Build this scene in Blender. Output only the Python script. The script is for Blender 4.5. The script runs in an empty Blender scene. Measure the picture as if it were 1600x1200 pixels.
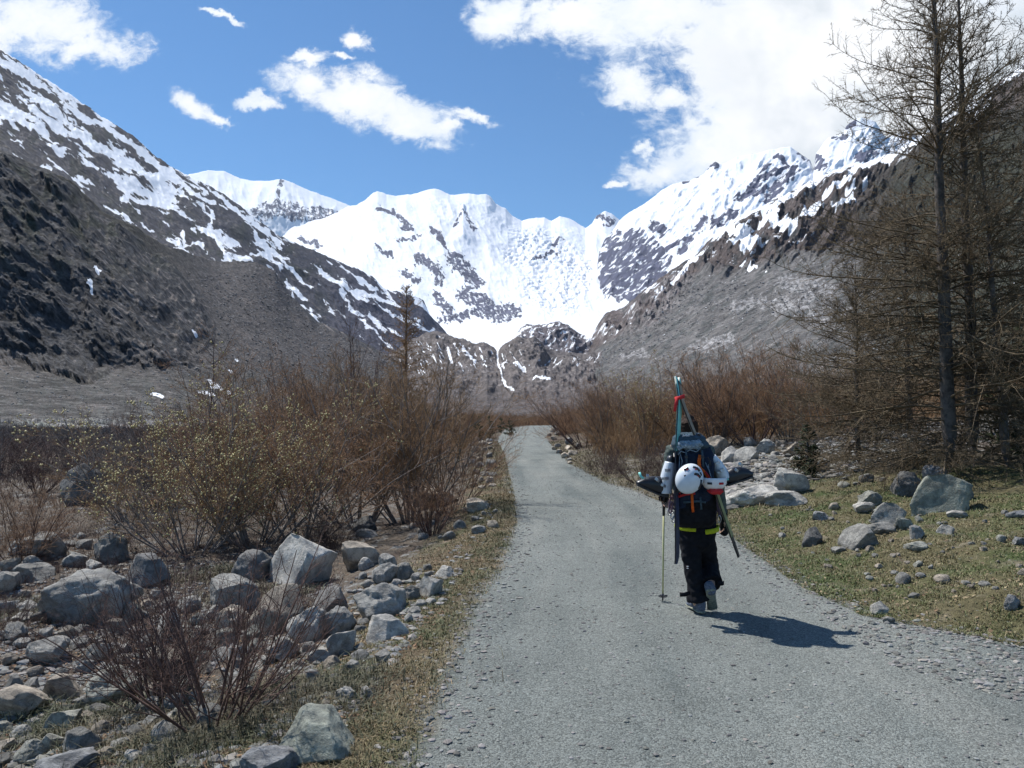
import bpy, bmesh, math, random
import numpy as np
from mathutils import Vector, Matrix, noise as mnoise

R_ = math.radians
random.seed(7)
RNG = np.random.default_rng(11)
SC = bpy.context.scene
COL = SC.collection

# ------------------------------------------------------------------ camera
CH = 1.7                                  # eye height above the path
FPX = 1200.0                              # focal length in pixels of the 1600 px wide photograph
PITCH = math.atan(52 / FPX)
camd = bpy.data.cameras.new('camera'); camd.sensor_width = 36; camd.lens = 36 * FPX / 1600
camd.clip_start = 0.1; camd.clip_end = 40000
cam = bpy.data.objects.new('camera', camd); COL.objects.link(cam)
cam.location = (0, 0, CH); cam.rotation_euler = (R_(90) + PITCH, 0, 0)
SC.camera = cam

# ------------------------------------------------------------------ light
SUN_EL = 55.5                             # high sun, ahead and to the left
SUN_AZ = -51.0                            # degrees clockwise from straight ahead (+Y)
sd = Vector((math.sin(R_(SUN_AZ)) * math.cos(R_(SUN_EL)), math.cos(R_(SUN_AZ)) * math.cos(R_(SUN_EL)), math.sin(R_(SUN_EL))))
sl = bpy.data.lights.new('sun', 'SUN'); sl.energy = 5.0; sl.angle = R_(0.55); sl.color = (1.0, 0.965, 0.92)
so = bpy.data.objects.new('sun', sl); COL.objects.link(so)
so.rotation_euler = sd.to_track_quat('Z', 'Y').to_euler()
SC.view_settings.view_transform = 'Standard'; SC.view_settings.look = 'None'
SC.view_settings.exposure = 0.3; SC.view_settings.gamma = 1.0
SC.render.engine = 'CYCLES'
cy = SC.cycles
cy.max_bounces = 5; cy.diffuse_bounces = 2; cy.glossy_bounces = 2; cy.transparent_max_bounces = 4; cy.volume_bounces = 0
cy.caustics_reflective = False; cy.caustics_refractive = False
cy.use_adaptive_sampling = True; cy.adaptive_threshold = 0.02
cy.use_denoising = True

# ------------------------------------------------------------------ node helper
def N(nt, typ, ins=None, **props):
    n = nt.nodes.new(typ)
    for k, v in props.items(): setattr(n, k, v)
    if ins:
        for k, v in ins.items():
            s = n.inputs[k]
            if isinstance(v, bpy.types.NodeSocket): nt.links.new(v, s)
            else: s.default_value = v
    return n
def MA(nt, op, a, b=0.0, c=0.0, clamp=False):
    n = N(nt, 'ShaderNodeMath', {0: a, 1: b, 2: c}, operation=op); n.use_clamp = clamp; return n.outputs[0]
def MR(nt, v, a, b, c=0.0, d=1.0, smooth=True):
    n = N(nt, 'ShaderNodeMapRange', {0: v, 1: a, 2: b, 3: c, 4: d}); n.interpolation_type = 'SMOOTHSTEP' if smooth else 'LINEAR'; return n.outputs[0]
def MIX(nt, f, a, b, mode='MIX'):
    n = nt.nodes.new('ShaderNodeMix'); n.data_type = 'RGBA'; n.blend_type = mode
    for s, v in ((n.inputs[0], f), (n.inputs[6], a), (n.inputs[7], b)):
        if isinstance(v, bpy.types.NodeSocket): nt.links.new(v, s)
        else: s.default_value = (v if not isinstance(v, tuple) or len(v) == 4 else v + (1,))
    return n.outputs[2]
def NOISE(nt, vec, scale, detail=4, rough=0.55, dist=0.0, col=False):
    n = N(nt, 'ShaderNodeTexNoise', {'Vector': vec, 'Scale': scale, 'Detail': detail, 'Roughness': rough, 'Distortion': dist})
    return n.outputs['Color' if col else 'Fac']

# ------------------------------------------------------------------ sky with clouds
def build_world():
    w = bpy.data.worlds.new('World'); SC.world = w; w.use_nodes = True
    nt = w.node_tree; nt.nodes.clear()
    out = nt.nodes.new('ShaderNodeOutputWorld')
    sky = nt.nodes.new('ShaderNodeTexSky'); sky.sky_type = 'NISHITA'; sky.sun_disc = False
    sky.sun_elevation = R_(SUN_EL); sky.sun_rotation = R_(SUN_AZ); sky.altitude = 1900
    sky.air_density = 1.15; sky.dust_density = 0.25; sky.ozone_density = 2.2
    tc = nt.nodes.new('ShaderNodeTexCoord')
    sep = N(nt, 'ShaderNodeSeparateXYZ', {0: tc.outputs['Generated']})
    yy = MA(nt, 'MAXIMUM', sep.outputs[1], 0.02)
    u = MA(nt, 'DIVIDE', sep.outputs[0], yy); v = MA(nt, 'DIVIDE', sep.outputs[2], yy)
    uv = N(nt, 'ShaderNodeCombineXYZ', {0: u, 1: v}).outputs[0]
    # wind-torn edges: warp the coordinates, then cut the soft shapes with fractal noise
    n1 = NOISE(nt, uv, 13.0, 7, 0.65, col=True)
    wv = N(nt, 'ShaderNodeVectorMath', {0: n1, 1: (0.5, 0.5, 0.5)}, operation='SUBTRACT').outputs[0]
    wv = N(nt, 'ShaderNodeVectorMath', {0: wv, 'Scale': 0.075}, operation='SCALE').outputs[0]
    wuv = N(nt, 'ShaderNodeVectorMath', {0: uv, 1: wv}, operation='ADD').outputs[0]
    E = [(60, 30, 130, 58, 20), (5, 50, 100, 42, 0), (150, 76, 90, 30, 5), (296, 166, 42, 22, 28), (335, 186, 38, 9, 20),
         (478, 132, 58, 30, 10), (555, 155, 105, 42, 14), (640, 185, 90, 34, 10), (700, 192, 42, 14, 5), (405, 160, 42, 15, 10),
         (742, 186, 40, 12, 20), (488, 96, 34, 13, -10), (538, 96, 26, 8, 0), (558, 67, 24, 18, 10), (345, 26, 36, 6, 8),
         (790, 30, 56, 40, -20), (890, 25, 120, 45, -8), (1010, 10, 190, 78, 0), (985, 130, 60, 36, 10), (1045, 152, 40, 26, 0),
         (1370, 110, 330, 220, 0), (1250, 60, 240, 150, 0), (1250, 160, 160, 100, 0), (1260, 225, 220, 85, -8), (1130, 246, 130, 44, -10), (1040, 264, 66, 22, -10),
         (1560, 140, 320, 220, 0), (1009, 230, 14, 12, 0), (968, 286, 16, 7, 0)]
    d = None
    cp, sp = math.cos(PITCH), math.sin(PITCH)
    for (px, py, rx, ry, rot) in E:
        dx, dy = (px - 800) / FPX, -(py - 600) / FPX
        Y = cp - dy * sp; Z = sp + dy * cp
        m = N(nt, 'ShaderNodeMapping', {'Vector': wuv, 'Location': (dx / Y, Z / Y, 0), 'Rotation': (0, 0, R_(-rot)), 'Scale': (rx / FPX, ry / FPX, 1)}, vector_type='TEXTURE')
        l = N(nt, 'ShaderNodeVectorMath', {0: m.outputs[0]}, operation='LENGTH').outputs['Value']
        d = l if d is None else MA(nt, 'SMOOTH_MIN', d, l, 0.25)
    base = MA(nt, 'SUBTRACT', 1.0, d)
    sq = N(nt, 'ShaderNodeMapping', {'Vector': uv, 'Rotation': (0, 0, R_(-16)), 'Scale': (1.0, 1.5, 1)}).outputs[0]
    n2 = NOISE(nt, sq, 11.0, 10, 0.62, 0.3)
    nf = NOISE(nt, sq, 34.0, 8, 0.68, 0.5)
    dens = MA(nt, 'ADD', base, MA(nt, 'ADD', MA(nt, 'MULTIPLY', MA(nt, 'SUBTRACT', n2, 0.49), 1.7), MA(nt, 'MULTIPLY', MA(nt, 'SUBTRACT', nf, 0.5), 1.5)))
    for (px, py, rx, ry, amt) in ((1350, 95, 330, 190, 0.9), (1215, 218, 190, 62, 0.7)):     # the thick cloud on the right
        dx, dy = (px - 800) / FPX, -(py - 600) / FPX; Y = cp - dy * sp; Z = sp + dy * cp
        m = N(nt, 'ShaderNodeMapping', {'Vector': wuv, 'Location': (dx / Y, Z / Y, 0), 'Scale': (rx / FPX, ry / FPX, 1)}, vector_type='TEXTURE')
        l = N(nt, 'ShaderNodeVectorMath', {0: m.outputs[0]}, operation='LENGTH').outputs['Value']
        dens = MA(nt, 'ADD', dens, MR(nt, l, 1.0, 0.45, 0.0, amt))
    a = MR(nt, dens, -0.22, 0.52)
    a = MA(nt, 'MULTIPLY', a, MR(nt, sep.outputs[1], 0.05, 0.25))
    n3 = NOISE(nt, uv, 5.0, 5, 0.55)
    shade = MR(nt, MA(nt, 'ADD', MA(nt, 'MULTIPLY', dens, 0.35), n3), 0.35, 0.95)
    ccol = MIX(nt, MA(nt, 'MULTIPLY', MR(nt, n3, 0.42, 0.62), MR(nt, u, 0.12, 0.5)), (0.90, 0.91, 0.92), (0.60, 0.655, 0.70))
    ccol = MIX(nt, shade, (0.68, 0.76, 0.86), ccol)
    tint = MIX(nt, 1.0, sky.outputs[0], (0.62, 0.90, 1.06), 'MULTIPLY')
    bg = N(nt, 'ShaderNodeBackground', {'Color': tint, 'Strength': 0.102})
    bc = N(nt, 'ShaderNodeBackground', {'Color': ccol, 'Strength': 1.0})
    mx = N(nt, 'ShaderNodeMixShader', {0: a, 1: bg.outputs[0], 2: bc.outputs[0]})
    nt.links.new(mx.outputs[0], out.inputs['Surface'])
    w.cycles.sampling_method = 'MANUAL'; w.cycles.sample_map_resolution = 512
build_world()

# ------------------------------------------------------------------ geometry helpers
def at(px, py, Y):
    """world point on the sight line of photo pixel (px, py) at distance Y ahead"""
    px = np.asarray(px, float); py = np.asarray(py, float)
    dx = (px - 800) / FPX; dy = -(py - 600) / FPX
    y = math.cos(PITCH) - dy * math.sin(PITCH); z = math.sin(PITCH) + dy * math.cos(PITCH)
    s = Y / y
    return np.stack(np.broadcast_arrays(dx * s, y * s, CH + z * s), -1)

def new_mesh(name, V, Q=None, T=None, smooth=True, midx=None):
    me = bpy.data.meshes.new(name)
    V = np.ascontiguousarray(V, np.float32).reshape(-1, 3)
    Q = np.zeros((0, 4), np.int32) if Q is None else np.asarray(Q, np.int32).reshape(-1, 4)
    T = np.zeros((0, 3), np.int32) if T is None else np.asarray(T, np.int32).reshape(-1, 3)
    nq, ntr = len(Q), len(T)
    me.vertices.add(len(V)); me.vertices.foreach_set('co', V.ravel())
    me.loops.add(nq * 4 + ntr * 3); me.loops.foreach_set('vertex_index', np.concatenate([Q.ravel(), T.ravel()]).astype(np.int32))
    me.polygons.add(nq + ntr)
    st = np.concatenate([np.arange(nq) * 4, nq * 4 + np.arange(ntr) * 3]).astype(np.int32)
    me.polygons.foreach_set('loop_start', st)
    me.polygons.foreach_set('use_smooth', np.full(nq + ntr, smooth, bool))
    if midx is not None: me.polygons.foreach_set('material_index', np.asarray(midx, np.int32))
    me.update(calc_edges=True); me.validate()
    return me

def link(name, data, parent=None, mats=(), loc=None):
    o = bpy.data.objects.new(name, data); COL.objects.link(o)
    if parent is not None: o.parent = parent
    if loc is not None: o.location = loc
    for m in (mats if isinstance(mats, (list, tuple)) else [mats]):
        data.materials.append(m)
    return o
def empty(name, loc, rz=0.0):
    o = bpy.data.objects.new(name, None); COL.objects.link(o); o.location = loc; o.rotation_euler = (0, 0, rz)
    o.empty_display_size = 0.1
    return o
def tag(o, label=None, cat=None, group=None, kind=None):
    if label: o['label'] = label
    if cat: o['category'] = cat
    if group: o['group'] = group
    if kind: o['kind'] = kind
    return o
def color_attr(me, rgba):
    a = me.color_attributes.new('col', 'FLOAT_COLOR', 'POINT')
    a.data.foreach_set('color', np.ascontiguousarray(rgba, np.float32).ravel())
def copy_tree(src):
    r = src.copy(); COL.objects.link(r)
    for ch in src.children:
        c = ch.copy(); COL.objects.link(c); c.parent = r
        for g in ch.children:
            d = g.copy(); COL.objects.link(d); d.parent = c
    return r

# 2-D gradient noise ------------------------------------------------------
_perm = np.random.default_rng(3).permutation(1024); _perm = np.concatenate([_perm, _perm])
_ga = np.random.default_rng(4).uniform(0, 2 * np.pi, 1024); _gx, _gy = np.cos(_ga), np.sin(_ga)
def pn(x, y, seed=0):
    x = np.asarray(x, float) + seed * 37.13; y = np.asarray(y, float) + seed * 91.7
    xi = np.floor(x).astype(np.int64); yi = np.floor(y).astype(np.int64); xf = x - xi; yf = y - yi
    u = xf * xf * xf * (xf * (xf * 6 - 15) + 10); v = yf * yf * yf * (yf * (yf * 6 - 15) + 10)
    def g(i, j, fx, fy):
        h = _perm[(_perm[i & 1023] + j) & 1023]
        return _gx[h] * fx + _gy[h] * fy
    a = g(xi, yi, xf, yf); b = g(xi + 1, yi, xf - 1, yf); c = g(xi, yi + 1, xf, yf - 1); d = g(xi + 1, yi + 1, xf - 1, yf - 1)
    return ((a + (b - a) * u) * (1 - v) + (c + (d - c) * u) * v) * 1.5
def fbm(x, y, oct=6, gain=0.5, lac=2.03, seed=0):
    s = 0; a = 1; t = 0
    for o in range(oct):
        s = s + a * pn(x, y, seed + o * 3.1); t += a; a *= gain; x = x * lac; y = y * lac
    return s / t
def ridged(x, y, oct=6, gain=0.55, lac=2.07, seed=0):
    s = 0; a = 1; t = 0; w = 1.0
    for o in range(oct):
        n = 1 - np.abs(pn(x, y, seed + o * 5.3)); n = n * n * w; w = np.clip(n * 1.6, 0, 1)
        s = s + a * n; t += a; a *= gain; x = x * lac; y = y * lac
    return s / t
def sst(a, b, x):
    t = np.clip((x - a) / (b - a), 0, 1); return t * t * (3 - 2 * t)
def strokes(X, Y, L):
    """1 on the listed lines, falling to 0 at their half width. L: (w, x0, y0, x1, y1, ...)"""
    m = np.zeros_like(X)
    for s in L:
        w = s[0]; P = s[1:]
        for i in range(0, len(P) - 2, 2):
            ax, ay, bx, by = P[i:i + 4]
            if X.min() > max(ax, bx) + 2 * w or X.max() < min(ax, bx) - 2 * w: continue
            vx, vy = bx - ax, by - ay; l2 = vx * vx + vy * vy + 1e-9
            t = np.clip(((X - ax) * vx + (Y - ay) * vy) / l2, 0, 1)
            d = np.hypot(X - ax - t * vx, Y - ay - t * vy)
            m = np.maximum(m, 1 - d / (w * 1.6))
    return m
def poly_in(X, Y, P):
    ins = np.zeros(X.shape, bool); n = len(P)
    for i in range(n):
        x0, y0 = P[i]; x1, y1 = P[(i + 1) % n]
        if y0 == y1: continue
        c = ((y0 > Y) != (y1 > Y)) & (X < (x1 - x0) * (Y - y0) / (y1 - y0) + x0)
        ins ^= c
    return ins

# ------------------------------------------------------------------ materials
def mat_new(name):
    m = bpy.data.materials.new(name); m.use_nodes = True
    nt = m.node_tree; b = nt.nodes['Principled BSDF']
    return m, nt, b
def setc(nt, b, key, v):
    if isinstance(v, bpy.types.NodeSocket): nt.links.new(v, b.inputs[key])
    else: b.inputs[key].default_value = (v + (1,) if isinstance(v, tuple) and len(v) == 3 else v)
def bump(nt, b, h, strength, dist):
    n = N(nt, 'ShaderNodeBump', {'Height': h, 'Strength': strength, 'Distance': dist}); nt.links.new(n.outputs[0], b.inputs['Normal']); return n

def mat_plain(name, col, rough=0.6, metal=0.0, var=0.15, scale=40, bstr=0.15, bdist=0.002):
    m, nt, b = mat_new(name)
    tc = nt.nodes.new('ShaderNodeTexCoord').outputs['Object']
    n = NOISE(nt, tc, scale, 5, 0.6)
    c = MIX(nt, MR(nt, n, 0.3, 0.7), tuple(x * (1 - var) for x in col), tuple(min(1, x * (1 + var)) for x in col))
    setc(nt, b, 'Base Color', c); b.inputs['Roughness'].default_value = rough; b.inputs['Metallic'].default_value = metal
    bump(nt, b, n, bstr, bdist)
    if rough > 0.65: b.inputs['Specular IOR Level'].default_value = 0.12
    return m

def mat_alpine(name, scale, bdist, speck=0.35, snowsharp=0.12):
    """rock / scree / snow: rock colour from the mesh, snow cover in its alpha"""
    m, nt, b = mat_new(name)
    at_ = N(nt, 'ShaderNodeAttribute', attribute_name='col')
    tc = nt.nodes.new('ShaderNodeTexCoord').outputs['Object']
    n1 = NOISE(nt, tc, scale, 8, 0.68)
    n2 = NOISE(nt, tc, scale * 6, 4, 0.7)
    vo = N(nt, 'ShaderNodeTexVoronoi', {'Vector': tc, 'Scale': scale * 3.0}, feature='F1').outputs['Distance']
    sn = MA(nt, 'ADD', at_.outputs['Alpha'], MA(nt, 'ADD', MA(nt, 'MULTIPLY', MA(nt, 'SUBTRACT', n1, 0.5), 1.5), MA(nt, 'MULTIPLY', MA(nt, 'SUBTRACT', n2, 0.5), 0.9)))
    snow = MR(nt, sn, 0.5 - snowsharp, 0.5 + snowsharp)
    k = MR(nt, n2, 0.28, 0.72, 1 - speck, 1 + speck, False)
    k2 = MR(nt, n1, 0.3, 0.7, 0.7, 1.3, False)
    vc = N(nt, 'ShaderNodeSeparateColor', {0: N(nt, 'ShaderNodeTexVoronoi', {'Vector': tc, 'Scale': scale * 4.0}, feature='F1').outputs['Color']}).outputs[0]
    kk = MA(nt, 'MULTIPLY', MA(nt, 'MULTIPLY', k, k2), MR(nt, vc, 0, 1, 1 - speck * 0.9, 1 + speck * 0.9, False))
    kc = N(nt, 'ShaderNodeCombineColor', {0: kk, 1: kk, 2: kk}).outputs[0]
    rock = MIX(nt, 1.0, at_.outputs['Color'], kc, 'MULTIPLY')
    sc = MIX(nt, MR(nt, n1, 0.3, 0.75), (0.78, 0.82, 0.88), (0.90, 0.91, 0.92))
    setc(nt, b, 'Base Color', MIX(nt, snow, rock, sc))
    b.inputs['Roughness'].default_value = 0.9; b.inputs['Specular IOR Level'].default_value = 0.15
    h = MA(nt, 'ADD', n1, MA(nt, 'MULTIPLY', MA(nt, 'ADD', n2, vo), 0.35))
    hs = MA(nt, 'MULTIPLY', h, MR(nt, snow, 0, 1, 1.0, 0.12))
    bump(nt, b, hs, 0.9, bdist)
    return m

# ------------------------------------------------------------------ big terrain masses
def interp_row(PX, row, Ydef=None):
    xs = [r[0] for r in row]
    return np.interp(PX, xs, [r[1] for r in row]), np.exp(np.interp(PX, xs, [math.log(r[2]) for r in row]))
def mass(name, rows, px0, px1, nx, ny, colorf, disp, mat, jag=1.0, label_kind='structure', tsmooth=4, dirv=(0, -0.72, 0.69)):
    """mountain body: rows of (photo x, photo y, distance) from crest to foot, each a real line in space; a back slope closes it"""
    PX = np.linspace(px0, px1, nx)
    RP, RY = zip(*[interp_row(PX, r) for r in rows])
    RP = np.array(RP); RY = np.array(RY)                      # (k, nx)
    jg = jag * (fbm(PX / 14, PX * 0, 6, 0.6, seed=hash_s(name)) * 7)
    kw = np.hanning(max(5, int(2 * 55 / ((px1 - px0) / nx)) | 1)); kw /= kw.sum(); pad = len(kw) // 2
    sm = lambda r: np.convolve(np.pad(r, pad, mode='edge'), kw, mode='valid')
    RY = np.exp(np.array([sm(np.log(r)) for r in RY])); RP = np.array([RP[0]] + [sm(r) for r in RP[1:]])
    ridge = RP[0].copy(); res = ridge - sm(ridge); RP[0] = ridge - res
    k = len(rows); tt = np.linspace(0, k - 1, ny); i0 = np.clip(tt.astype(int), 0, k - 2); f = (tt - i0)[:, None]
    PY = RP[i0] * (1 - f) + RP[i0 + 1] * f
    YY = np.exp(np.log(RY[i0]) * (1 - f) + np.log(RY[i0 + 1]) * f)
    for _ in range(tsmooth * 4):
        PY[1:-1] = (PY[:-2] + 2 * PY[1:-1] + PY[2:]) / 4; YY[1:-1] = (YY[:-2] + 2 * YY[1:-1] + YY[2:]) / 4
    PXg = np.broadcast_to(PX, PY.shape)
    PY = PY + res[None, :] * np.exp(-np.maximum(PY - RP[0][None, :], 0) / 30.0); RP[0] = ridge
    d = disp(PXg, PY, YY, RP[0][None, :])                    # metres
    V = at(PXg, PY + jg[None, :] * np.exp(-(PY - RP[0][None, :]) / 9.0), YY)
    dv = np.array(dirv) / np.linalg.norm(dirv)
    V = V + d[..., None] * dv
    rgba = colorf(PXg, PY, RP[0][None, :], d)
    # back slope
    nb = 8; back = []
    top = V[0]
    for j in range(nb, 0, -1):
        q = top.copy(); s = j / nb
        q[:, 1] += RY[0] * 0.30 * s; q[:, 0] *= 1 + 0.3 * s
        q[:, 2] = top[:, 2] * (1 - s ** 1.3) - 30 * s + (fbm(q[:, 0] / 300, q[:, 1] / 300, 4) * RY[0] * 0.02 * s * (1 - s))
        back.append(q)
    V = np.concatenate([np.array(back), V], 0)
    rgba = np.concatenate([np.repeat(rgba[:1], nb, 0), rgba], 0)
    n0 = V.shape[0]
    idx = np.arange(n0 * nx).reshape(n0, nx)
    Q = np.stack([idx[:-1, :-1], idx[1:, :-1], idx[1:, 1:], idx[:-1, 1:]], -1).reshape(-1, 4)
    me = new_mesh(name, V, Q)
    color_attr(me, rgba.reshape(-1, 4))
    o = link(name, me, None, mat)
    o['kind'] = label_kind
    return o
def hash_s(s): return sum(ord(c) * (i + 1) for i, c in enumerate(s)) % 97
def rgba(c, X):
    o = np.ones(X.shape + (4,)); o[..., :3] = c; return o
def mixc(A, B, f):
    o = A.copy(); f = np.clip(f, 0, 1)[..., None]; o[..., :3] = A[..., :3] * (1 - f) + np.asarray(B)[..., :3] * f; return o
# ================================================================== MOUNTAINS
def rotxy(X, Y, deg, sx, sy):
    c, s = math.cos(R_(deg)), math.sin(R_(deg)); return (X * c + Y * s) / sx, (-X * s + Y * c) / sy

# ---- A: big snowy mountain on the left
ridA = [(-700, -520), (-300, -150), (0, 77), (33, 98), (70, 123), (113, 150), (160, 183), (207, 210), (240, 242), (283, 270), (333, 293),
        (383, 327), (427, 362), (455, 377), (499, 395), (541, 413), (581, 431), (603, 453), (640, 460), (662, 470), (672, 492), (690, 512), (720, 540), (760, 570)]
dA = lambda p: float(np.interp(p, [-700, 0, 300, 500, 690, 760], [1300, 2100, 2950, 3500, 3700, 3700]))
topA = [(x, y, dA(x)) for x, y in ridA]
botA = [(-700, 300, 560), (0, 330, 850), (100, 360, 950), (200, 420, 1050), (333, 450, 1350), (400, 460, 1600), (460, 520, 1900), (540, 560, 2100), (640, 590, 2400), (760, 620, 2600)]
midA = [(x, y0 * 0.5 + y1 * 0.5, math.sqrt(d0 * d1) * 1.06) for (x, y0, d0), (y1, d1) in
        [((x, y, d), (float(np.interp(x, [b[0] for b in botA], [b[1] for b in botA])), float(np.interp(x, [b[0] for b in botA], [b[2] for b in botA])))) for x, y, d in topA]]
def dispA(X, Y, D, top):
    u, v = rotxy(X, Y, 38, 90, 34)
    d = (Y - top)
    a = ridged(u, v, 7, 0.55, seed=2) - 0.45
    u2, v2 = rotxy(X, Y, 62, 26, 10)
    b = ridged(u2, v2, 5, 0.55, seed=9) - 0.45
    return D * (0.008 * a + 0.0022 * b) * sst(-5, 45, d) + D * 0.0009 * fbm(X / 6, Y / 6, 4, seed=4)
SNOW_A = [(12, 0, 165, 60, 185, 110, 205, 160, 232, 215, 268, 262, 300), (10, 0, 100, 60, 125, 120, 165), (7, 150, 190, 210, 225, 260, 265, 320, 300),
          (14, 0, 185, 45, 175), (10, 20, 190, 70, 205), (6, 190, 288, 225, 300, 260, 320, 300, 345, 330, 368), (13, 195, 292, 212, 284), (9, 190, 312, 240, 315),
          (4, 330, 330, 328, 355, 340, 380, 352, 398, 392, 407), (7, 352, 402, 390, 406), (4, 385, 345, 402, 372, 430, 395, 452, 418, 485, 452), (4, 283, 365, 290, 382, 312, 380),
          (5, 335, 300, 375, 335, 420, 365), (5, 262, 268, 300, 300, 330, 315), (4, 415, 395, 440, 420), (4, 392, 395, 420, 398), (4, 535, 455, 548, 480, 560, 490), (5, 560, 455, 600, 470, 625, 480),
          (4, 500, 425, 540, 450, 570, 470), (5, 575, 490, 600, 520, 590, 505), (6, 165, 325, 180, 335), (6, 62, 260, 78, 268), (3, 235, 300, 262, 305, 283, 290), (5, 445, 440, 468, 462, 478, 470), (4, 455, 455, 460, 475, 472, 482)]
def colA(X, Y, top, d):
    d0 = Y - top
    wx = X + 7 * fbm(X / 16, Y / 16, 4, seed=21); wy = Y + 7 * fbm(X / 16, Y / 16, 4, seed=22)
    u, v = rotxy(wx, wy, 37, 60, 13)
    an = fbm(u, v, 6, 0.52, seed=31)
    u, v = rotxy(X, Y, 40, 16, 5); an2 = fbm(u, v, 4, 0.6, seed=35)
    c = np.interp(X, [0, 150, 300, 450, 560, 700], [1.0, 0.9, 0.6, 0.42, 0.25, 0.3])
    depth = np.interp(X, [0, 80, 200, 300, 450, 700], [128, 125, 95, 66, 60, 90])
    cover = c * (1 - sst(0.45, 1.15, d0 / depth)) + 0.10 * (1 - sst(0.8, 2.0, d0 / depth)) * (X < 330)
    s = cover * 0.36 + 1.5 * an + 0.55 * an2
    s = np.maximum(s, strokes(wx, wy, SNOW_A) * 0.85 + 0.9 * an + 0.3 * an2)
    s = np.where((d0 < 3), s * 0.8 + 0.15, s)
    C = rgba((0.050, 0.050, 0.060), X)
    C = mixc(C, (0.034, 0.038, 0.036), sst(0.0, 0.3, fbm(X / 30, Y / 30, 4, seed=5)))
    C = mixc(C, (0.105, 0.095, 0.088), sst(0.1, 0.4, an2))
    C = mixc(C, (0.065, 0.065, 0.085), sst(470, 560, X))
    C = mixc(C, (0.030, 0.037, 0.028), sst(130, 200, d0) * (X < 300) * 0.8)
    C[..., 3] = np.clip(0.5 + (s - 0.42) * 2.6, -0.4, 1.4)
    return C

# ---- B: scree slope and dark crag in front of it
topB = [(-700, 60, 420), (-300, 130, 480), (0, 235, 560), (67, 262, 600), (110, 282, 640), (167, 335, 700), (210, 352, 760), (250, 380, 900), (333, 408, 1350), (400, 411, 1550), (430, 424, 1650),
        (453, 461, 1700), (499, 504, 1750), (544, 522, 1850), (600, 552, 1900), (650, 580, 1950), (700, 604, 1950), (760, 622, 1900), (800, 640, 1800)]
m1B = [(-700, 300, 330), (0, 400, 450), (110, 430, 490), (250, 480, 560), (333, 500, 800), (430, 520, 1050), (544, 570, 1300), (650, 608, 1450), (760, 634, 1500), (800, 648, 1500)]
m2B = [(-700, 520, 270), (0, 560, 395), (110, 575, 410), (250, 582, 430), (333, 595, 470), (430, 605, 620), (544, 620, 850), (650, 634, 1000), (760, 644, 1100), (800, 655, 1200)]
botB = [(-700, 700, 110), (0, 676, 165), (250, 674, 190), (333, 672, 220), (430, 668, 300), (544, 665, 420), (650, 662, 520), (760, 660, 600), (800, 664, 700)]
CRAG = [(-50, 215), (20, 230), (67, 262), (100, 285), (150, 330), (200, 375), (235, 400), (275, 425), (305, 455), (325, 490), (330, 530), (300, 545), (295, 565), (270, 572), (230, 560), (160, 572), (135, 600), (60, 570), (0, 560), (-50, 560)]
CRAG2 = [(452, 462), (470, 450), (500, 450), (528, 462), (540, 480), (535, 500), (560, 498), (585, 515), (605, 540), (590, 560), (550, 535), (500, 515), (465, 480)]
def soft_poly(X, Y, P, w=9, seed=0):
    a = 0
    for k in range(6):
        ox, oy = w * math.cos(k), w * math.sin(k * 1.9)
        a = a + poly_in(X + ox, Y + oy, P)
    return a / 6.0
def crag(X, Y):
    wx = X + 16 * fbm(X / 26, Y / 26, 4, seed=41); wy = Y + 16 * fbm(X / 26, Y / 26, 4, seed=42)
    return np.maximum(soft_poly(wx, wy, CRAG), soft_poly(wx, wy, CRAG2, 5) * 0.6)
def dispB(X, Y, D, top):
    m = crag(X, Y)
    u, v = rotxy(X, Y, 44, 110, 42)
    a = ridged(u, v, 6, 0.5, seed=12) - 0.4
    u, v = rotxy(X, Y, 60, 24, 15); b = ridged(u, v, 5, 0.6, seed=19) - 0.4
    u, v = rotxy(X, Y, 38, 60, 8); g = fbm(u, v, 4, 0.5, seed=13)
    low = sst(560, 600, Y)
    sc = D * 0.0022 * fbm(X / 30, Y / 14, 5, 0.6, seed=44) + D * 0.0012 * g + D * 0.0009 * fbm(X / 3.0, Y / 2.0, 3, 0.7, seed=45) * (1 + low)
    return m * D * (0.014 + 0.024 * a + 0.0045 * b) * sst(-2, 30, Y - top) + sc
SNOW_B = [(3, 155, 432, 163, 443), (3, 148, 456, 152, 472), (2, 308, 530, 309, 534), (3, 240, 615, 252, 620), (2.5, 325, 592, 340, 602, 330, 598), (3, 330, 603, 345, 608), (2.5, 312, 612, 335, 617), (2, 358, 578, 364, 582),
          (1.6, 355, 612, 358, 614), (2, 367, 562, 371, 564), (4, 448, 440, 470, 462)]
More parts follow.
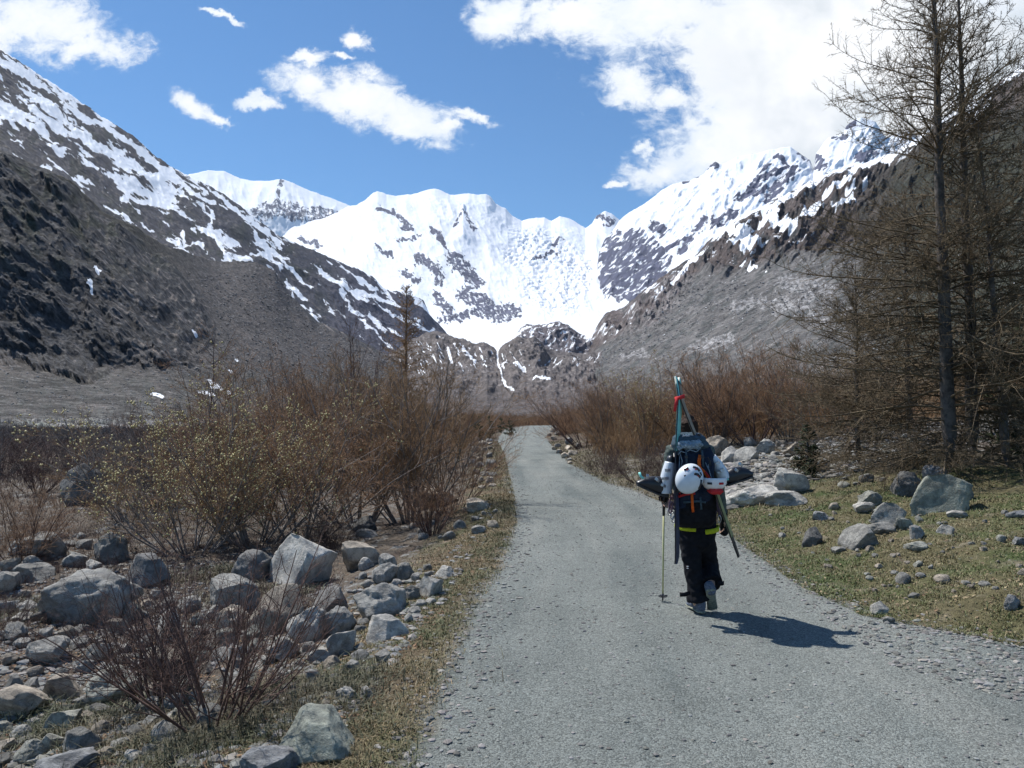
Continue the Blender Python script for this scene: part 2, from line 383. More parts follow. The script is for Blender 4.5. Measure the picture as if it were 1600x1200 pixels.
def colB(X, Y, top, d):
    m = crag(X, Y)
    n = fbm(X / 18, Y / 12, 5, seed=51)
    C = rgba((0.074, 0.067, 0.064), X)                              # scree
    C = mixc(C, (0.100, 0.086, 0.078), sst(-0.1, 0.4, fbm(*rotxy(X, Y, 38, 90, 12), 4, seed=52)))
    C = mixc(C, (0.17, 0.165, 0.16), sst(0.12, 0.5, fbm(X / 3.5, Y / 2.2, 3, 0.7, seed=53)))
    C = mixc(C, (0.060, 0.062, 0.058), sst(560, 600, Y) * (0.55 + 0.9 * n))
    C = mixc(C, (0.15, 0.15, 0.14), sst(655, 664, Y) * sst(300, 150, X) * 0.8 + sst(0.05, 0.3, n) * sst(630, 655, Y) * 0.6)
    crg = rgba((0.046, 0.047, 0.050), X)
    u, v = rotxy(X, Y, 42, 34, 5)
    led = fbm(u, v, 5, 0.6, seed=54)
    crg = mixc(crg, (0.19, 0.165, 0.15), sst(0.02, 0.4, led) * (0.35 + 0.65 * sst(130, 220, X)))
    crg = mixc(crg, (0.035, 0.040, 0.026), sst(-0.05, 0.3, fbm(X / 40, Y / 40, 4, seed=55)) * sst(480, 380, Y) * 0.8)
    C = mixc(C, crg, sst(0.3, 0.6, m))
    # thin brown turf on the upper shoulder
    C = mixc(C, (0.058, 0.054, 0.040), sst(70, 20, Y - top) * sst(0.55, 0.2, m) * sst(340, 200, X) * 0.8)
    wx = X + 5 * fbm(X / 9, Y / 9, 3, seed=57); wy = Y + 4 * fbm(X / 9, Y / 9, 3, seed=58)
    C[..., 3] = np.clip(strokes(wx, wy, SNOW_B) * 2.4 - 0.4, -0.5, 1.4)
    return C

# ---- C: the snow peaks at the head of the valley
top1 = [(200, 330, 9500), (270, 285, 9500), (297, 272, 9500), (325, 266, 9500), (350, 267, 9500), (375, 279, 9500), (400, 283, 9300), (425, 282, 9200), (442, 280, 9200), (460, 287, 9200), (480, 296, 9200), (510, 307, 9200), (540, 318, 9200), (600, 345, 9200), (650, 370, 9200)]
bot1 = [(200, 480, 7600), (650, 480, 7600)]
md1 = [(200, 400, 8500), (297, 330, 8500), (400, 330, 8300), (442, 330, 8200), (520, 352, 8200), (650, 410, 8400)]
def disp1(X, Y, D, top):
    return D * (0.006 * (ridged(*rotxy(X, Y, 70, 60, 26), 5, 0.5, seed=61) - 0.4)) * sst(0, 25, Y - top) + D * 0.0016 * fbm(X / 8, Y / 6, 4, seed=62) * sst(318, 330, Y)
def col1(X, Y, top, d):
    wx = X + 5 * fbm(X / 10, Y / 10, 3, seed=63); wy = Y + 5 * fbm(X / 10, Y / 10, 3, seed=64)
    rk = strokes(wx, wy, [(13, 405, 335, 440, 326, 470, 336, 500, 338, 522, 342), (8, 415, 322, 460, 322), (3, 440, 282, 432, 315)])
    s = 1 - sst(0.1, 0.5, rk) * (0.55 + 0.6 * fbm(X / 4, Y / 7, 4, 0.7, seed=65))
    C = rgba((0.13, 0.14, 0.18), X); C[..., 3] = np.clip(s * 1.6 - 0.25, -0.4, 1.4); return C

top2 = [(380, 420, 8200), (430, 372, 8200), (455, 352, 8200), (510, 340, 8200), (545, 322, 8000), (558, 320, 7900), (570, 313, 7800), (583, 302, 7800), (590, 299, 7800), (605, 304, 7800), (620, 306, 7800), (640, 304, 7800), (655, 301, 7800), (668, 296, 7800),
        (680, 295, 7800), (693, 299, 7800), (703, 304, 7800), (716, 304, 7800), (732, 302, 7700), (745, 304, 7700), (760, 303, 7700), (766, 306, 7700), (775, 318, 7800), (790, 326, 7900), (800, 337, 8000), (815, 345, 8000), (832, 341, 8000), (850, 340, 8000), (862, 345, 8000), (875, 338, 8000),
        (890, 341, 8000), (905, 350, 8000), (915, 357, 8000), (925, 349, 8000), (932, 337, 8000), (946, 330, 8000), (957, 334, 8000), (968, 343, 8000), (1000, 372, 8000), (1080, 420, 8000)]
ma2 = [(380, 440, 7200), (500, 380, 7000), (600, 350, 6900), (700, 340, 6800), (800, 380, 6800), (900, 392, 7000), (1000, 402, 7000), (1080, 430, 7200)]
mb2 = [(380, 470, 5200), (500, 430, 5300), (600, 440, 5300), (700, 445, 5300), (800, 450, 5400), (900, 448, 5500), (1000, 450, 5600), (1080, 460, 5800)]
mc2 = [(380, 500, 4300), (600, 500, 4400), (690, 506, 4500), (720, 500, 4500), (800, 492, 4600), (900, 486, 4700), (1000, 480, 4900), (1080, 490, 5000)]
bot2 = [(380, 590, 3300), (600, 570, 3300), (1080, 560, 3300)]
def disp2(X, Y, D, top):
    k = sst(0, 22, Y - top) * sst(512, 490, Y)
    a = ridged(*rotxy(X, Y, 55, 75, 42), 6, 0.5, seed=71) - 0.4
    ice = sst(0.2, 0.8, strokes(X, Y, [(34, 830, 380, 900, 420, 880, 470, 840, 450), (20, 800, 400, 850, 410)]))
    b = fbm(X / 8, Y / 3.6, 5, 0.66, seed=72)
    pyr = 0.005 * np.clip(1 - np.abs(X - 724) / np.maximum(4, (Y - 322) * 0.55), 0, 1) * (Y > 322) * sst(385, 372, Y)
    return D * k * (0.0065 * a + 0.0045 * ice * b + pyr) + D * 0.0008 * b * k
ROCK2 = [(10, 655, 405, 680, 418, 686, 435), (13, 708, 405, 722, 415, 745, 440), (15, 725, 460, 750, 475, 772, 490, 795, 488), (6, 800, 480, 810, 490), (7, 680, 458, 692, 480, 700, 488), (5, 640, 355, 618, 333, 592, 326), (4, 632, 354, 646, 362),
         (6, 676, 356, 695, 385), (3, 620, 376, 660, 370), (4, 590, 385, 612, 400), (3, 722, 332, 712, 355), (3, 726, 335, 742, 365), (4, 470, 375, 500, 385), (3, 880, 372, 860, 385), (4, 936, 340, 960, 345, 945, 352),
         (5, 636, 428, 625, 424), (6, 690, 500, 730, 492), (4, 740, 490, 760, 497), (7, 652, 440, 640, 432), (3, 870, 395, 838, 405)]
def col2(X, Y, top, d):
    wx = X + 9 * fbm(X / 13, Y / 13, 4, seed=73); wy = Y + 9 * fbm(X / 13, Y / 13, 4, seed=74)
    r = strokes(wx, wy, ROCK2)
    n = fbm(*rotxy(X, Y, 55, 7, 4), 5, 0.7, seed=75)
    rk = 0.98 * sst(0.0, 0.75, r) + 1.5 * n * sst(-0.3, 0.4, r) + 0.5 * sst(0.2, 0.5, n) * sst(380, 400, Y) * sst(520, 500, Y) * sst(560, 690, X + (Y - 400) * -0.4)
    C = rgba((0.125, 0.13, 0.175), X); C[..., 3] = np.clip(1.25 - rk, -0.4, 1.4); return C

top3 = [(925, 470, 6300), (931, 430, 6300), (936, 395, 6300), (945, 374, 6300), (957, 362, 6350), (968, 345, 6400), (980, 334, 6400), (1000, 322, 6400), (1013, 314, 6400), (1035, 296, 6500), (1050, 289, 6500), (1080, 281, 6500), (1100, 272, 6500), (1110, 257, 6500), (1118, 253, 6500), (1128, 258, 6500),
        (1150, 246, 6500), (1180, 240, 6500), (1210, 233, 6500), (1235, 229, 6500), (1250, 240, 6500), (1266, 250, 6500), (1271, 266, 6500), (1275, 240, 6300), (1279, 236, 6200), (1286, 224, 6200), (1295, 215, 6300), (1318, 208, 6400), (1322, 196, 6400), (1345, 183, 6400), (1368, 190, 6300), (1385, 215, 6300), (1420, 205, 6300), (1480, 240, 6300), (1600, 260, 6300)]
ma3 = [(925, 490, 5600), (945, 420, 5700), (1000, 370, 5600), (1060, 340, 5500), (1120, 310, 5500), (1200, 290, 5500), (1280, 290, 5500), (1350, 270, 5500), (1600, 330, 5400)]
mb3 = [(925, 500, 4900), (960, 462, 5000), (1010, 440, 4900), (1080, 400, 4700), (1200, 350, 4700), (1400, 330, 4600), (1600, 400, 4600)]
bot3 = [(925, 560, 3500), (1100, 530, 3500), (1300, 450, 3500), (1600, 460, 3500)]
ROCK3 = [(30, 952, 395, 975, 400, 985, 430, 965, 440), (26, 990, 400, 1012, 425), (16, 975, 375, 1000, 380), (12, 955, 450, 985, 460), (9, 1015, 380, 1030, 395, 1040, 408), (8, 1022, 352, 1034, 362), (4, 1108, 262, 1122, 256), (4, 1070, 284, 1090, 276), (7, 1195, 300, 1225, 285), (8, 1240, 268, 1200, 310), (5, 1215, 245, 1228, 260, 1180, 290), (5, 1200, 262, 1170, 300),
         (9, 1278, 250, 1284, 262), (9, 1345, 248, 1362, 240), (3, 1300, 214, 1320, 214), (4, 1322, 197, 1335, 190), (4, 1040, 390, 1080, 370), (8, 1145, 335, 1115, 350), (5, 1100, 345, 1060, 400), (4, 1250, 240, 1266, 252), (5, 1150, 310, 1200, 300)]
def disp3(X, Y, D, top):
    k = sst(0, 20, Y - top)
    a = ridged(*rotxy(X, Y, -50, 60, 26), 7, 0.55, seed=81) - 0.4
    return D * k * 0.009 * a + D * 0.0014 * fbm(X / 12, Y / 8, 5, 0.6, seed=82) * k
def col3(X, Y, top, d):
    wx = X + 7 * fbm(X / 11, Y / 11, 4, seed=83); wy = Y + 7 * fbm(X / 11, Y / 11, 4, seed=84)
    r = strokes(wx, wy, ROCK3)
    n = fbm(*rotxy(X, Y, -40, 16, 5), 5, 0.55, seed=85); n2 = fbm(X / 7, Y / 7, 4, 0.6, seed=86)
    rk = 1.0 * sst(0.0, 0.6, r) + (1.5 * n + 0.25 * n2) * sst(-0.3, 0.4, r) + 0.45 * sst(0.1, 0.5, n) * sst(1110, 1180, X + (Y - 300) * 0.3)
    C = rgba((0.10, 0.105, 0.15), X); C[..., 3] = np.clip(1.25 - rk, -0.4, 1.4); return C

# ---- D: rock step below the glacier
topD = [(560, 600, 2300), (600, 560, 2300), (640, 532, 2300), (665, 520, 2250), (682, 517, 2250), (700, 523, 2200), (727, 531, 2200), (745, 538, 2150), (755, 534, 2100), (763, 537, 2100), (772, 543, 2150), (778, 549, 2200), (783, 541, 2100), (795, 533, 2050), (807, 527, 2000), (820, 529, 2000), (833, 525, 2000), (843, 530, 2050), (852, 542, 2100), (870, 548, 2150), (900, 552, 2200), (940, 548, 2200), (980, 560, 2200), (1040, 590, 2100)]
mD = [(560, 620, 1700), (680, 565, 1750), (750, 575, 1700), (780, 580, 1720), (815, 560, 1700), (850, 570, 1700), (900, 578, 1750), (1040, 610, 1700)]
bD = [(560, 640, 1100), (680, 610, 1150), (780, 618, 1150), (900, 612, 1150), (1040, 625, 1150)]
fD = [(560, 662, 560), (780, 650, 520), (1040, 655, 520)]
topF = [(790, 545, 3000), (815, 510, 3000), (822, 506, 3000), (840, 508, 2950), (856, 506, 2900), (871, 502, 2900), (885, 508, 2900), (892, 512, 2900), (905, 520, 2900), (925, 530, 2850), (945, 540, 2800), (990, 560, 2800)]
bF = [(790, 575, 2350), (990, 580, 2350)]
def dispD(X, Y, D, top):
    k = sst(-2, 14, Y - top) * sst(655, 600, Y)
    a = ridged(X / 42, Y / 26, 6, 0.58, seed=91) - 0.4
    return D * k * 0.017 * a + D * 0.0022 * fbm(X / 4, Y / 3, 4, 0.65, seed=92)
def colD(X, Y, top, d):
    n = fbm(*rotxy(X, Y, 48, 16, 3.2), 5, 0.6, seed=93); n2 = fbm(X / 5, Y / 4, 4, 0.65, seed=94)
    n3 = fbm(*rotxy(X, Y, -48, 18, 3.2), 4, 0.6, seed=96)
    lft = sst(870, 780, X)
    C = rgba((0.122, 0.108, 0.104), X)
    C = mixc(C, (0.20, 0.18, 0.17), sst(0, 0.4, n2))
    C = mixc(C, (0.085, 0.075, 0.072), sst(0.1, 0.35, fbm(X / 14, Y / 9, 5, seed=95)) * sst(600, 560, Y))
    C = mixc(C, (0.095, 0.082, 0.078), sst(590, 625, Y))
    wx = X + 3 * n2; wy = Y + 3 * n
    s = (0.80 + 0.5 * n2) * sst(0.08, 0.3, n) * lft * sst(600, 570, Y) * sst(6, 14, Y - top) + 0.8 * sst(0.14, 0.34, n3) * (1 - lft) * sst(590, 565, Y)
    s = np.maximum(s, 1.5 * strokes(wx, wy, [(1.2, 777, 540, 777, 560, 783, 585, 790, 600, 802, 612), (4, 805, 568, 818, 575), (3, 835, 592, 858, 596), (2, 700, 545, 705, 560), (2.5, 725, 548, 742, 568)]))
    C[..., 3] = np.clip(s * 1.8 - 0.4, -0.4, 1.4); return C
def colF(X, Y, top, d):
    n = fbm(*rotxy(X, Y, -30, 14, 3.5), 5, 0.6, seed=97)
    C = rgba((0.12, 0.11, 0.12), X); C = mixc(C, (0.2, 0.18, 0.19), sst(0, 0.4, fbm(X / 5, Y / 4, 4, seed=98)))
    C[..., 3] = np.clip(sst(0.02, 0.28, n) + 0.4 * sst(840, 815, X), 0, 1); return C

# ---- E: mountain side on the right
topE = [(905, 560, 3000), (925, 528, 3000), (932, 510, 3000), (945, 491, 3000), (975, 478, 2900), (1000, 459, 2800), (1040, 428, 2700), (1069, 409, 2650), (1085, 401, 2600), (1100, 384, 2600), (1112, 371, 2550), (1130, 358, 2500), (1150, 343, 2450), (1173, 331, 2400), (1200, 318, 2350), (1235, 299, 2250),
        (1267, 283, 2150), (1283, 278, 2150), (1300, 268, 2100), (1328, 262, 2050), (1355, 254, 2000), (1373, 246, 1950), (1400, 238, 1900), (1433, 216, 1800), (1467, 190, 1750), (1500, 167, 1700), (1533, 150, 1650), (1567, 123, 1600), (1600, 97, 1500), (1900, -130, 1100), (2300, -400, 900)]
m1E = [(905, 575, 2400), (1000, 500, 2200), (1088, 440, 2000), (1187, 414, 1850), (1267, 395, 1700), (1400, 370, 1450), (1600, 300, 1050), (2300, 100, 600)]
m2E = [(905, 590, 1900), (1000, 545, 1700), (1100, 515, 1450), (1250, 480, 1150), (1400, 470, 900), (1600, 440, 620), (2300, 350, 350)]
botE = [(905, 668, 900), (1000, 668, 800), (1250, 672, 420), (1600, 676, 210), (2300, 700, 130)]
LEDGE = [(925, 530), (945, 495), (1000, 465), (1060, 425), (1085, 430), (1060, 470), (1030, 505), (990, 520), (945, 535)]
def dispE(X, Y, D, top):
    k = sst(0, 18, Y - top)
    up = sst(30, -20, Y - np.interp(X, [905, 1000, 1088, 1187, 1267, 1400, 1600], [540, 470, 430, 412, 398, 385, 330]))
    a = ridged(*rotxy(X, Y, -38, 62, 24), 7, 0.58, seed=101) - 0.4
    g = ridged(*rotxy(X, Y, -33, 90, 12), 4, 0.5, seed=102) - 0.4
    L = soft_poly(X, Y, LEDGE, 8)
    b = ridged(*rotxy(X, Y, -50, 26, 9), 5, 0.6, seed=104) - 0.4
    return D * k * ((0.006 + 0.022 * np.maximum(up, L * 0.7)) * a + 0.0035 * g + L * 0.012 * b) + D * 0.0012 * fbm(X / 4, Y / 3, 4, 0.65, seed=103)
SNOW_E = [(7, 1130, 352, 1150, 372, 1175, 385), (9, 1150, 365, 1178, 370), (6, 1195, 335, 1215, 352), (8, 1195, 345, 1235, 355), (5, 1160, 388, 1185, 380), (5, 1222, 310, 1245, 300, 1268, 290), (4, 1210, 340, 1200, 325), (5, 1255, 335, 1280, 325), (4, 1290, 300, 1325, 283), (5, 1300, 330, 1330, 315), (5, 1335, 262, 1385, 245),
          (4, 1060, 425, 1085, 405), (2.5, 1045, 450, 1072, 425), (2.5, 1060, 436, 1068, 422), (5, 1325, 296, 1350, 290), (3, 1170, 420, 1182, 417), (4, 1390, 250, 1440, 215), (5, 1440, 210, 1480, 185), (3, 1480, 215, 1540, 170), (4, 1185, 330, 1230, 318), (6, 1140, 385, 1160, 375), (5, 1220, 360, 1240, 350)]
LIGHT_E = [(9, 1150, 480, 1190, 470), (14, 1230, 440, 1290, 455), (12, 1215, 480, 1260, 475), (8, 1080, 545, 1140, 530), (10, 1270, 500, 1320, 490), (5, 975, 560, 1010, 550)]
def colE(X, Y, top, d):
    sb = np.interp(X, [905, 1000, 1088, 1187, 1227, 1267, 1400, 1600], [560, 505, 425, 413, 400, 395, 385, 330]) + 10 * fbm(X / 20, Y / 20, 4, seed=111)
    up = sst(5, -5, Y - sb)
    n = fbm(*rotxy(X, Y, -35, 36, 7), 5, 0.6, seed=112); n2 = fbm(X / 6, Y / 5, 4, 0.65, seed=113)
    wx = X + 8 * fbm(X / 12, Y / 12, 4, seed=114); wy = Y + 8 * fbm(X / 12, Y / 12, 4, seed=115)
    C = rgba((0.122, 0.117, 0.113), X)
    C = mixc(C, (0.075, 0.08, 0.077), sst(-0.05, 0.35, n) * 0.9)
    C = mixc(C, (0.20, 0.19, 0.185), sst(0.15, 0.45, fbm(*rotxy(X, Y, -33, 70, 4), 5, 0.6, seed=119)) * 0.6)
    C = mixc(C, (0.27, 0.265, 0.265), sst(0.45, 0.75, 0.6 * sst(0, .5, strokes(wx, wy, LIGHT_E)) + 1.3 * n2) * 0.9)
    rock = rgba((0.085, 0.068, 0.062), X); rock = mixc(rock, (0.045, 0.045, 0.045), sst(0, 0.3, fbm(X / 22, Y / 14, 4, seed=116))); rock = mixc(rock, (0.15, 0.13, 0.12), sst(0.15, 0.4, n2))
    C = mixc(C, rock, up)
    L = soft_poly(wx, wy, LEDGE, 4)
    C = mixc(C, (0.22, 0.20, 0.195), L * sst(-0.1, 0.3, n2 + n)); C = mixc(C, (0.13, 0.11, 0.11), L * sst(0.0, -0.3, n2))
    C = mixc(C, (0.030, 0.033, 0.022), sst(1290, 1450, X + 40 * n) * sst(200, 290, Y + (X - 1400) * 0.35) * 0.93)      # dark forest slope on the far right
    s = np.maximum(1.4 * strokes(wx, wy, SNOW_E) + 0.3 * n, up * (0.30 + 1.0 * n) * sst(1420, 1200, X) * 0.9)
    s = np.maximum(s, up * sst(28, 6, Y - top) * sst(1090, 1120, X) * (0.55 + 0.8 * n))
    s = np.maximum(s, 0.7 * sst(0.42, 0.5, fbm(*rotxy(X, Y, -35, 12, 3), 4, 0.6, seed=118)) * sst(620, 560, Y) * (1 - up))
    C[..., 3] = np.clip(s * 1.8 - 0.4, -0.4, 1.4); return C

MQ = 1.0
def q(n): return int(n * MQ)
m_far = mat_alpine('snow_peak_surface', 0.006, 22, 0.25, 0.16)
m_mid = mat_alpine('valley_side_surface', 0.02, 7.0, 0.4, 0.10)
m_near = mat_alpine('scree_surface', 0.06, 3.0, 0.55, 0.12)
mass('snow_peak', [top1, md1, bot1], 230, 640, q(340), q(130), col1, disp1, m_far, 0.25)
mass('glacier_peaks', [top2, ma2, mb2, mc2, bot2], 385, 1070, q(620), q(330), col2, disp2, m_far, 0.35)
mass('snow_ridge', [top3, ma3, mb3, bot3], 926, 1590, q(560), q(300), col3, disp3, m_far, 0.35)
mass('rock_outcrop_hill', [topF, bF], 792, 988, q(180), q(70), colF, dispD, m_mid, 0.5)
mass('snow_mountain', [topA, midA, botA], -560, 755, q(900), q(330), colA, dispA, m_mid, 0.6)
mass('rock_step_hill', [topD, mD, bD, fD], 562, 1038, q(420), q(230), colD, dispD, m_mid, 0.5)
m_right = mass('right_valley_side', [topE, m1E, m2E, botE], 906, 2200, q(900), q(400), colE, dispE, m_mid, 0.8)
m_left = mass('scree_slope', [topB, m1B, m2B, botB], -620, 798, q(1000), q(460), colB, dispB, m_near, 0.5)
# ================================================================== GROUND
def flat(px, py):
    dx = (px - 800) / FPX; dy = -(py - 600) / FPX
    z = math.sin(PITCH) + dy * math.cos(PITCH); y = math.cos(PITCH) - dy * math.sin(PITCH)
    t = -CH / z; return dx * t, y * t
EL = [flat(*p) for p in [(500, 1420), (600, 1280), (650, 1200), (692, 1090), (740, 965), (790, 880), (808, 825), (803, 770), (788, 708), (777, 688), (790, 671)]] + [(3, 150), (40, 190), (90, 220)]
ER = [(30, 0.5), (22, 3.6), (13, 4.7), (7.5, 5.25)] + [flat(*p) for p in [(1600, 1010), (1345, 962), (1240, 912), (1155, 850), (1120, 820), (1060, 797), (990, 768), (940, 752), (890, 725), (866, 700), (850, 684), (868, 671)]] + [(14, 150), (55, 180), (110, 210)]
ELx, ELy = np.array([p[0] for p in EL]), np.array([p[1] for p in EL]); ERx, ERy = np.array([p[0] for p in ER]), np.array([p[1] for p in ER])
def edges(x, y):
    return np.interp(y, ELy, ELx) - x, x - np.interp(y, ERy, ERx)
def gz(x, y):
    x = np.asarray(x, float); y = np.asarray(y, float)
    dl, dr = edges(x, y)
    nf = 1 - sst(50, 130, y)
    z = -0.48 * sst(0.1, 3.0, dl) * nf
    z = z + np.where(dr > 0, 0.165 * dr / (1 + np.maximum(dr, 0) / 28), 0) * sst(0, 1.2, dr) * (1 - sst(60, 200, y) * 0.7)
    off = sst(0.0, 1.5, np.maximum(dl, dr))
    z = z + off * (0.10 * fbm(x * 0.55, y * 0.55, 3, seed=201) + 0.05 * fbm(x * 2.1, y * 2.1, 3, seed=202))
    z = z + 0.03 * fbm(x * 0.3, y * 0.3, 2, seed=203) + 0.006 * fbm(x * 3, y * 3, 2, seed=204)
    z = z + np.maximum(y - 120, 0) * 0.002
    return z
YS = np.exp(np.linspace(math.log(2.0), math.log(900), 1600))
def hit(px, py):
    """where the sight line of a photo pixel meets the ground"""
    P = at(np.full(YS.shape, px), np.full(YS.shape, py), YS)
    f = P[:, 2] - gz(P[:, 0], P[:, 1]); k = np.argmax(f < 0)
    if k == 0: k = len(YS) - 1
    a, b = P[k - 1], P[k]; s = f[k - 1] / (f[k - 1] - f[k] + 1e-9)
    return a + (b - a) * np.clip(s, 0, 1)

def build_ground():
    th = np.concatenate([np.linspace(-math.pi, -1.0, 60)[:-1], np.linspace(-1.0, 1.0, 900), np.linspace(1.0, math.pi, 60)[1:]])
    r = np.concatenate([[0.02], np.exp(np.linspace(math.log(0.5), math.log(2.2), 20)), np.exp(np.linspace(math.log(2.3), math.log(60), 620)), np.exp(np.linspace(math.log(61), math.log(12000), 160))])
    T, Rr = np.meshgrid(th, r); X = np.sin(T) * Rr; Y = np.cos(T) * Rr
    Z = gz(X, Y)
    dl, dr = edges(X, Y); off = np.maximum(dl, dr)
    soil = sst(0.05, 0.6, off)
    near = sst(40, 20, Rr)
    Z = Z + near * soil * (0.035 * fbm(X * 7, Y * 7, 4, 0.6, seed=211)) + near * (1 - soil) * 0.004 * fbm(X * 16, Y * 16, 3, 0.6, seed=212)
    V = np.stack([X, Y, Z], -1)
    n1 = fbm(X * 0.9, Y * 0.9, 5, seed=221); n2 = fbm(X * 3.2, Y * 3.2, 4, seed=222)
    C = rgba((0.172, 0.186, 0.172), X)
    rut = fbm((X - np.interp(Y, ELy, ELx)) * 1.6, Y * 0.16, 4, 0.55, seed=231)
    C = mixc(C, (0.205, 0.215, 0.196), sst(0.0, 0.5, rut)); C = mixc(C, (0.126, 0.142, 0.134), sst(0.0, 0.5, -rut))
    e = off + 0.16 * n1 + 0.14 * n2
    g_l = rgba((0.125, 0.095, 0.06), X); g_l = mixc(g_l, (0.075, 0.085, 0.035), sst(-0.1, 0.35, n1)); g_l = mixc(g_l, (0.19, 0.14, 0.085), sst(0.1, 0.5, n2))
    st = rgba((0.115, 0.095, 0.075), X); st = mixc(st, (0.075, 0.055, 0.042), sst(0, 0.4, n1)); st = mixc(st, (0.22, 0.215, 0.20), sst(0.1, 0.4, n2))
    g_r = rgba((0.115, 0.10, 0.052), X); g_r = mixc(g_r, (0.06, 0.08, 0.028), sst(-0.15, 0.3, n1)); g_r = mixc(g_r, (0.17, 0.145, 0.10), sst(0.15, 0.5, n2))
    L = mixc(g_l, st, sst(0.7, 1.7, dl + 0.3 * n1))
    Rg = mixc(g_r, st, sst(5.5, 8, dr + n1) * 0.8 + sst(13, 18, Y) * 0.7)
    side = np.where((dl > dr)[..., None], L, Rg)
    farb = rgba((0.085, 0.062, 0.048), X); farb = mixc(farb, (0.12, 0.105, 0.07), sst(-0.1, 0.4, n1))
    side = mixc(side, farb, sst(22, 45, Rr))
    C = mixc(C, side, sst(-0.05, 0.22, e))
    C[..., 3] = 1 - sst(-0.10, 0.18, e)
    n0, nx = X.shape; idx = np.arange(n0 * nx).reshape(n0, nx)
    Q = np.stack([idx[:-1, :-1], idx[:-1, 1:], idx[1:, 1:], idx[1:, :-1]], -1).reshape(-1, 4)
    me = new_mesh('ground', V, Q); color_attr(me, C.reshape(-1, 4))
    m, nt, b = mat_new('ground_surface')
    a = N(nt, 'ShaderNodeAttribute', attribute_name='col'); tc = nt.nodes.new('ShaderNodeTexCoord').outputs['Object']
    f1 = NOISE(nt, tc, 150, 3, 0.75); f2 = NOISE(nt, tc, 22, 5, 0.65); f3 = NOISE(nt, tc, 0.8, 4, 0.6)
    vo = N(nt, 'ShaderNodeTexVoronoi', {'Vector': tc, 'Scale': 110.0}, feature='F1')
    vo2 = N(nt, 'ShaderNodeTexVoronoi', {'Vector': tc, 'Scale': 28.0}, feature='F1')
    sp = N(nt, 'ShaderNodeSeparateColor', {0: vo.outputs['Color']}).outputs[0]
    kk = MA(nt, 'MULTIPLY', MR(nt, sp, 0, 1, 0.55, 1.45, False), MR(nt, f1, 0.25, 0.75, 0.62, 1.38, False))
    kk = MA(nt, 'MULTIPLY', kk, MR(nt, f3, 0.3, 0.7, 0.88, 1.12, False))
    sp2 = N(nt, 'ShaderNodeSeparateColor', {0: vo2.outputs['Color']}).outputs[1]
    pale = MA(nt, 'MULTIPLY', MR(nt, sp2, 0.93, 0.95, 0.0, 1.0), MR(nt, vo2.outputs['Distance'], 0.45, 0.30, 0.0, 1.0))
    ks = MA(nt, 'MULTIPLY', MR(nt, f2, 0.25, 0.75, 0.45, 1.5, False), MR(nt, f1, 0.3, 0.7, 0.7, 1.3, False))
    k = MA(nt, 'ADD', MA(nt, 'MULTIPLY', kk, a.outputs['Alpha']), MA(nt, 'MULTIPLY', ks, MA(nt, 'SUBTRACT', 1.0, a.outputs['Alpha'])))
    kc = N(nt, 'ShaderNodeCombineColor', {0: k, 1: k, 2: k}).outputs[0]
    c = MIX(nt, 1.0, a.outputs['Color'], kc, 'MULTIPLY')
    c = MIX(nt, MA(nt, 'MULTIPLY', pale, 0.22), c, (0.42, 0.43, 0.40))
    setc(nt, b, 'Base Color', c); b.inputs['Roughness'].default_value = 0.95; b.inputs['Specular IOR Level'].default_value = 0.2
    h = MA(nt, 'ADD', MA(nt, 'MULTIPLY', f1, 0.6), MA(nt, 'ADD', MA(nt, 'MULTIPLY', f2, 0.7), MA(nt, 'MULTIPLY', vo.outputs['Distance'], -0.5)))
    bump(nt, b, h, 0.85, 0.012)
    o = link('ground', me, None, m); o['kind'] = 'structure'
build_ground()

# ================================================================== ROCKS
def rock_mat():
    m, nt, b = mat_new('granite')
    tc = nt.nodes.new('ShaderNodeTexCoord').outputs['Object']
    oi = nt.nodes.new('ShaderNodeObjectInfo')
    off = N(nt, 'ShaderNodeVectorMath', {0: tc, 1: N(nt, 'ShaderNodeCombineXYZ', {0: MA(nt, 'MULTIPLY', oi.outputs['Random'], 50.0), 1: 0.0, 2: 0.0}).outputs[0]}, operation='ADD').outputs[0]
    n1 = NOISE(nt, off, 1.6, 8, 0.62); n2 = NOISE(nt, off, 14, 6, 0.7); n3 = NOISE(nt, off, 60, 3, 0.8); n4 = NOISE(nt, off, 3.1, 6, 0.7, 0.4)
    c = MIX(nt, MR(nt, n1, 0.35, 0.65), (0.195, 0.188, 0.175), (0.41, 0.395, 0.36))
    c = MIX(nt, MA(nt, 'MULTIPLY', MR(nt, n4, 0.52, 0.62), 0.55), c, (0.11, 0.112, 0.112))
    c = MIX(nt, MA(nt, 'MULTIPLY', MR(nt, n4, 0.40, 0.33), 0.6), c, (0.42, 0.41, 0.385))
    c = MIX(nt, MA(nt, 'MULTIPLY', MR(nt, n2, 0.56, 0.66), 0.55), c, (0.15, 0.15, 0.085))
    k = MA(nt, 'MULTIPLY', MR(nt, n3, 0.2, 0.8, 0.6, 1.4, False), MR(nt, n2, 0.3, 0.7, 0.8, 1.2, False))
    k = MA(nt, 'MULTIPLY', k, MR(nt, oi.outputs['Random'], 0, 1, 0.75, 1.3, False))
    c = MIX(nt, 1.0, c, N(nt, 'ShaderNodeCombineColor', {0: k, 1: k, 2: k}).outputs[0], 'MULTIPLY')
    c = MIX(nt, 1.0, c, oi.outputs['Color'], 'MULTIPLY')
    setc(nt, b, 'Base Color', c); b.inputs['Roughness'].default_value = 0.85; b.inputs['Specular IOR Level'].default_value = 0.3
    bump(nt, b, MA(nt, 'ADD', MA(nt, 'MULTIPLY', n1, 0.6), MA(nt, 'ADD', MA(nt, 'MULTIPLY', n2, 0.5), MA(nt, 'MULTIPLY', n3, 0.12))), 0.8, 0.05)
    return m
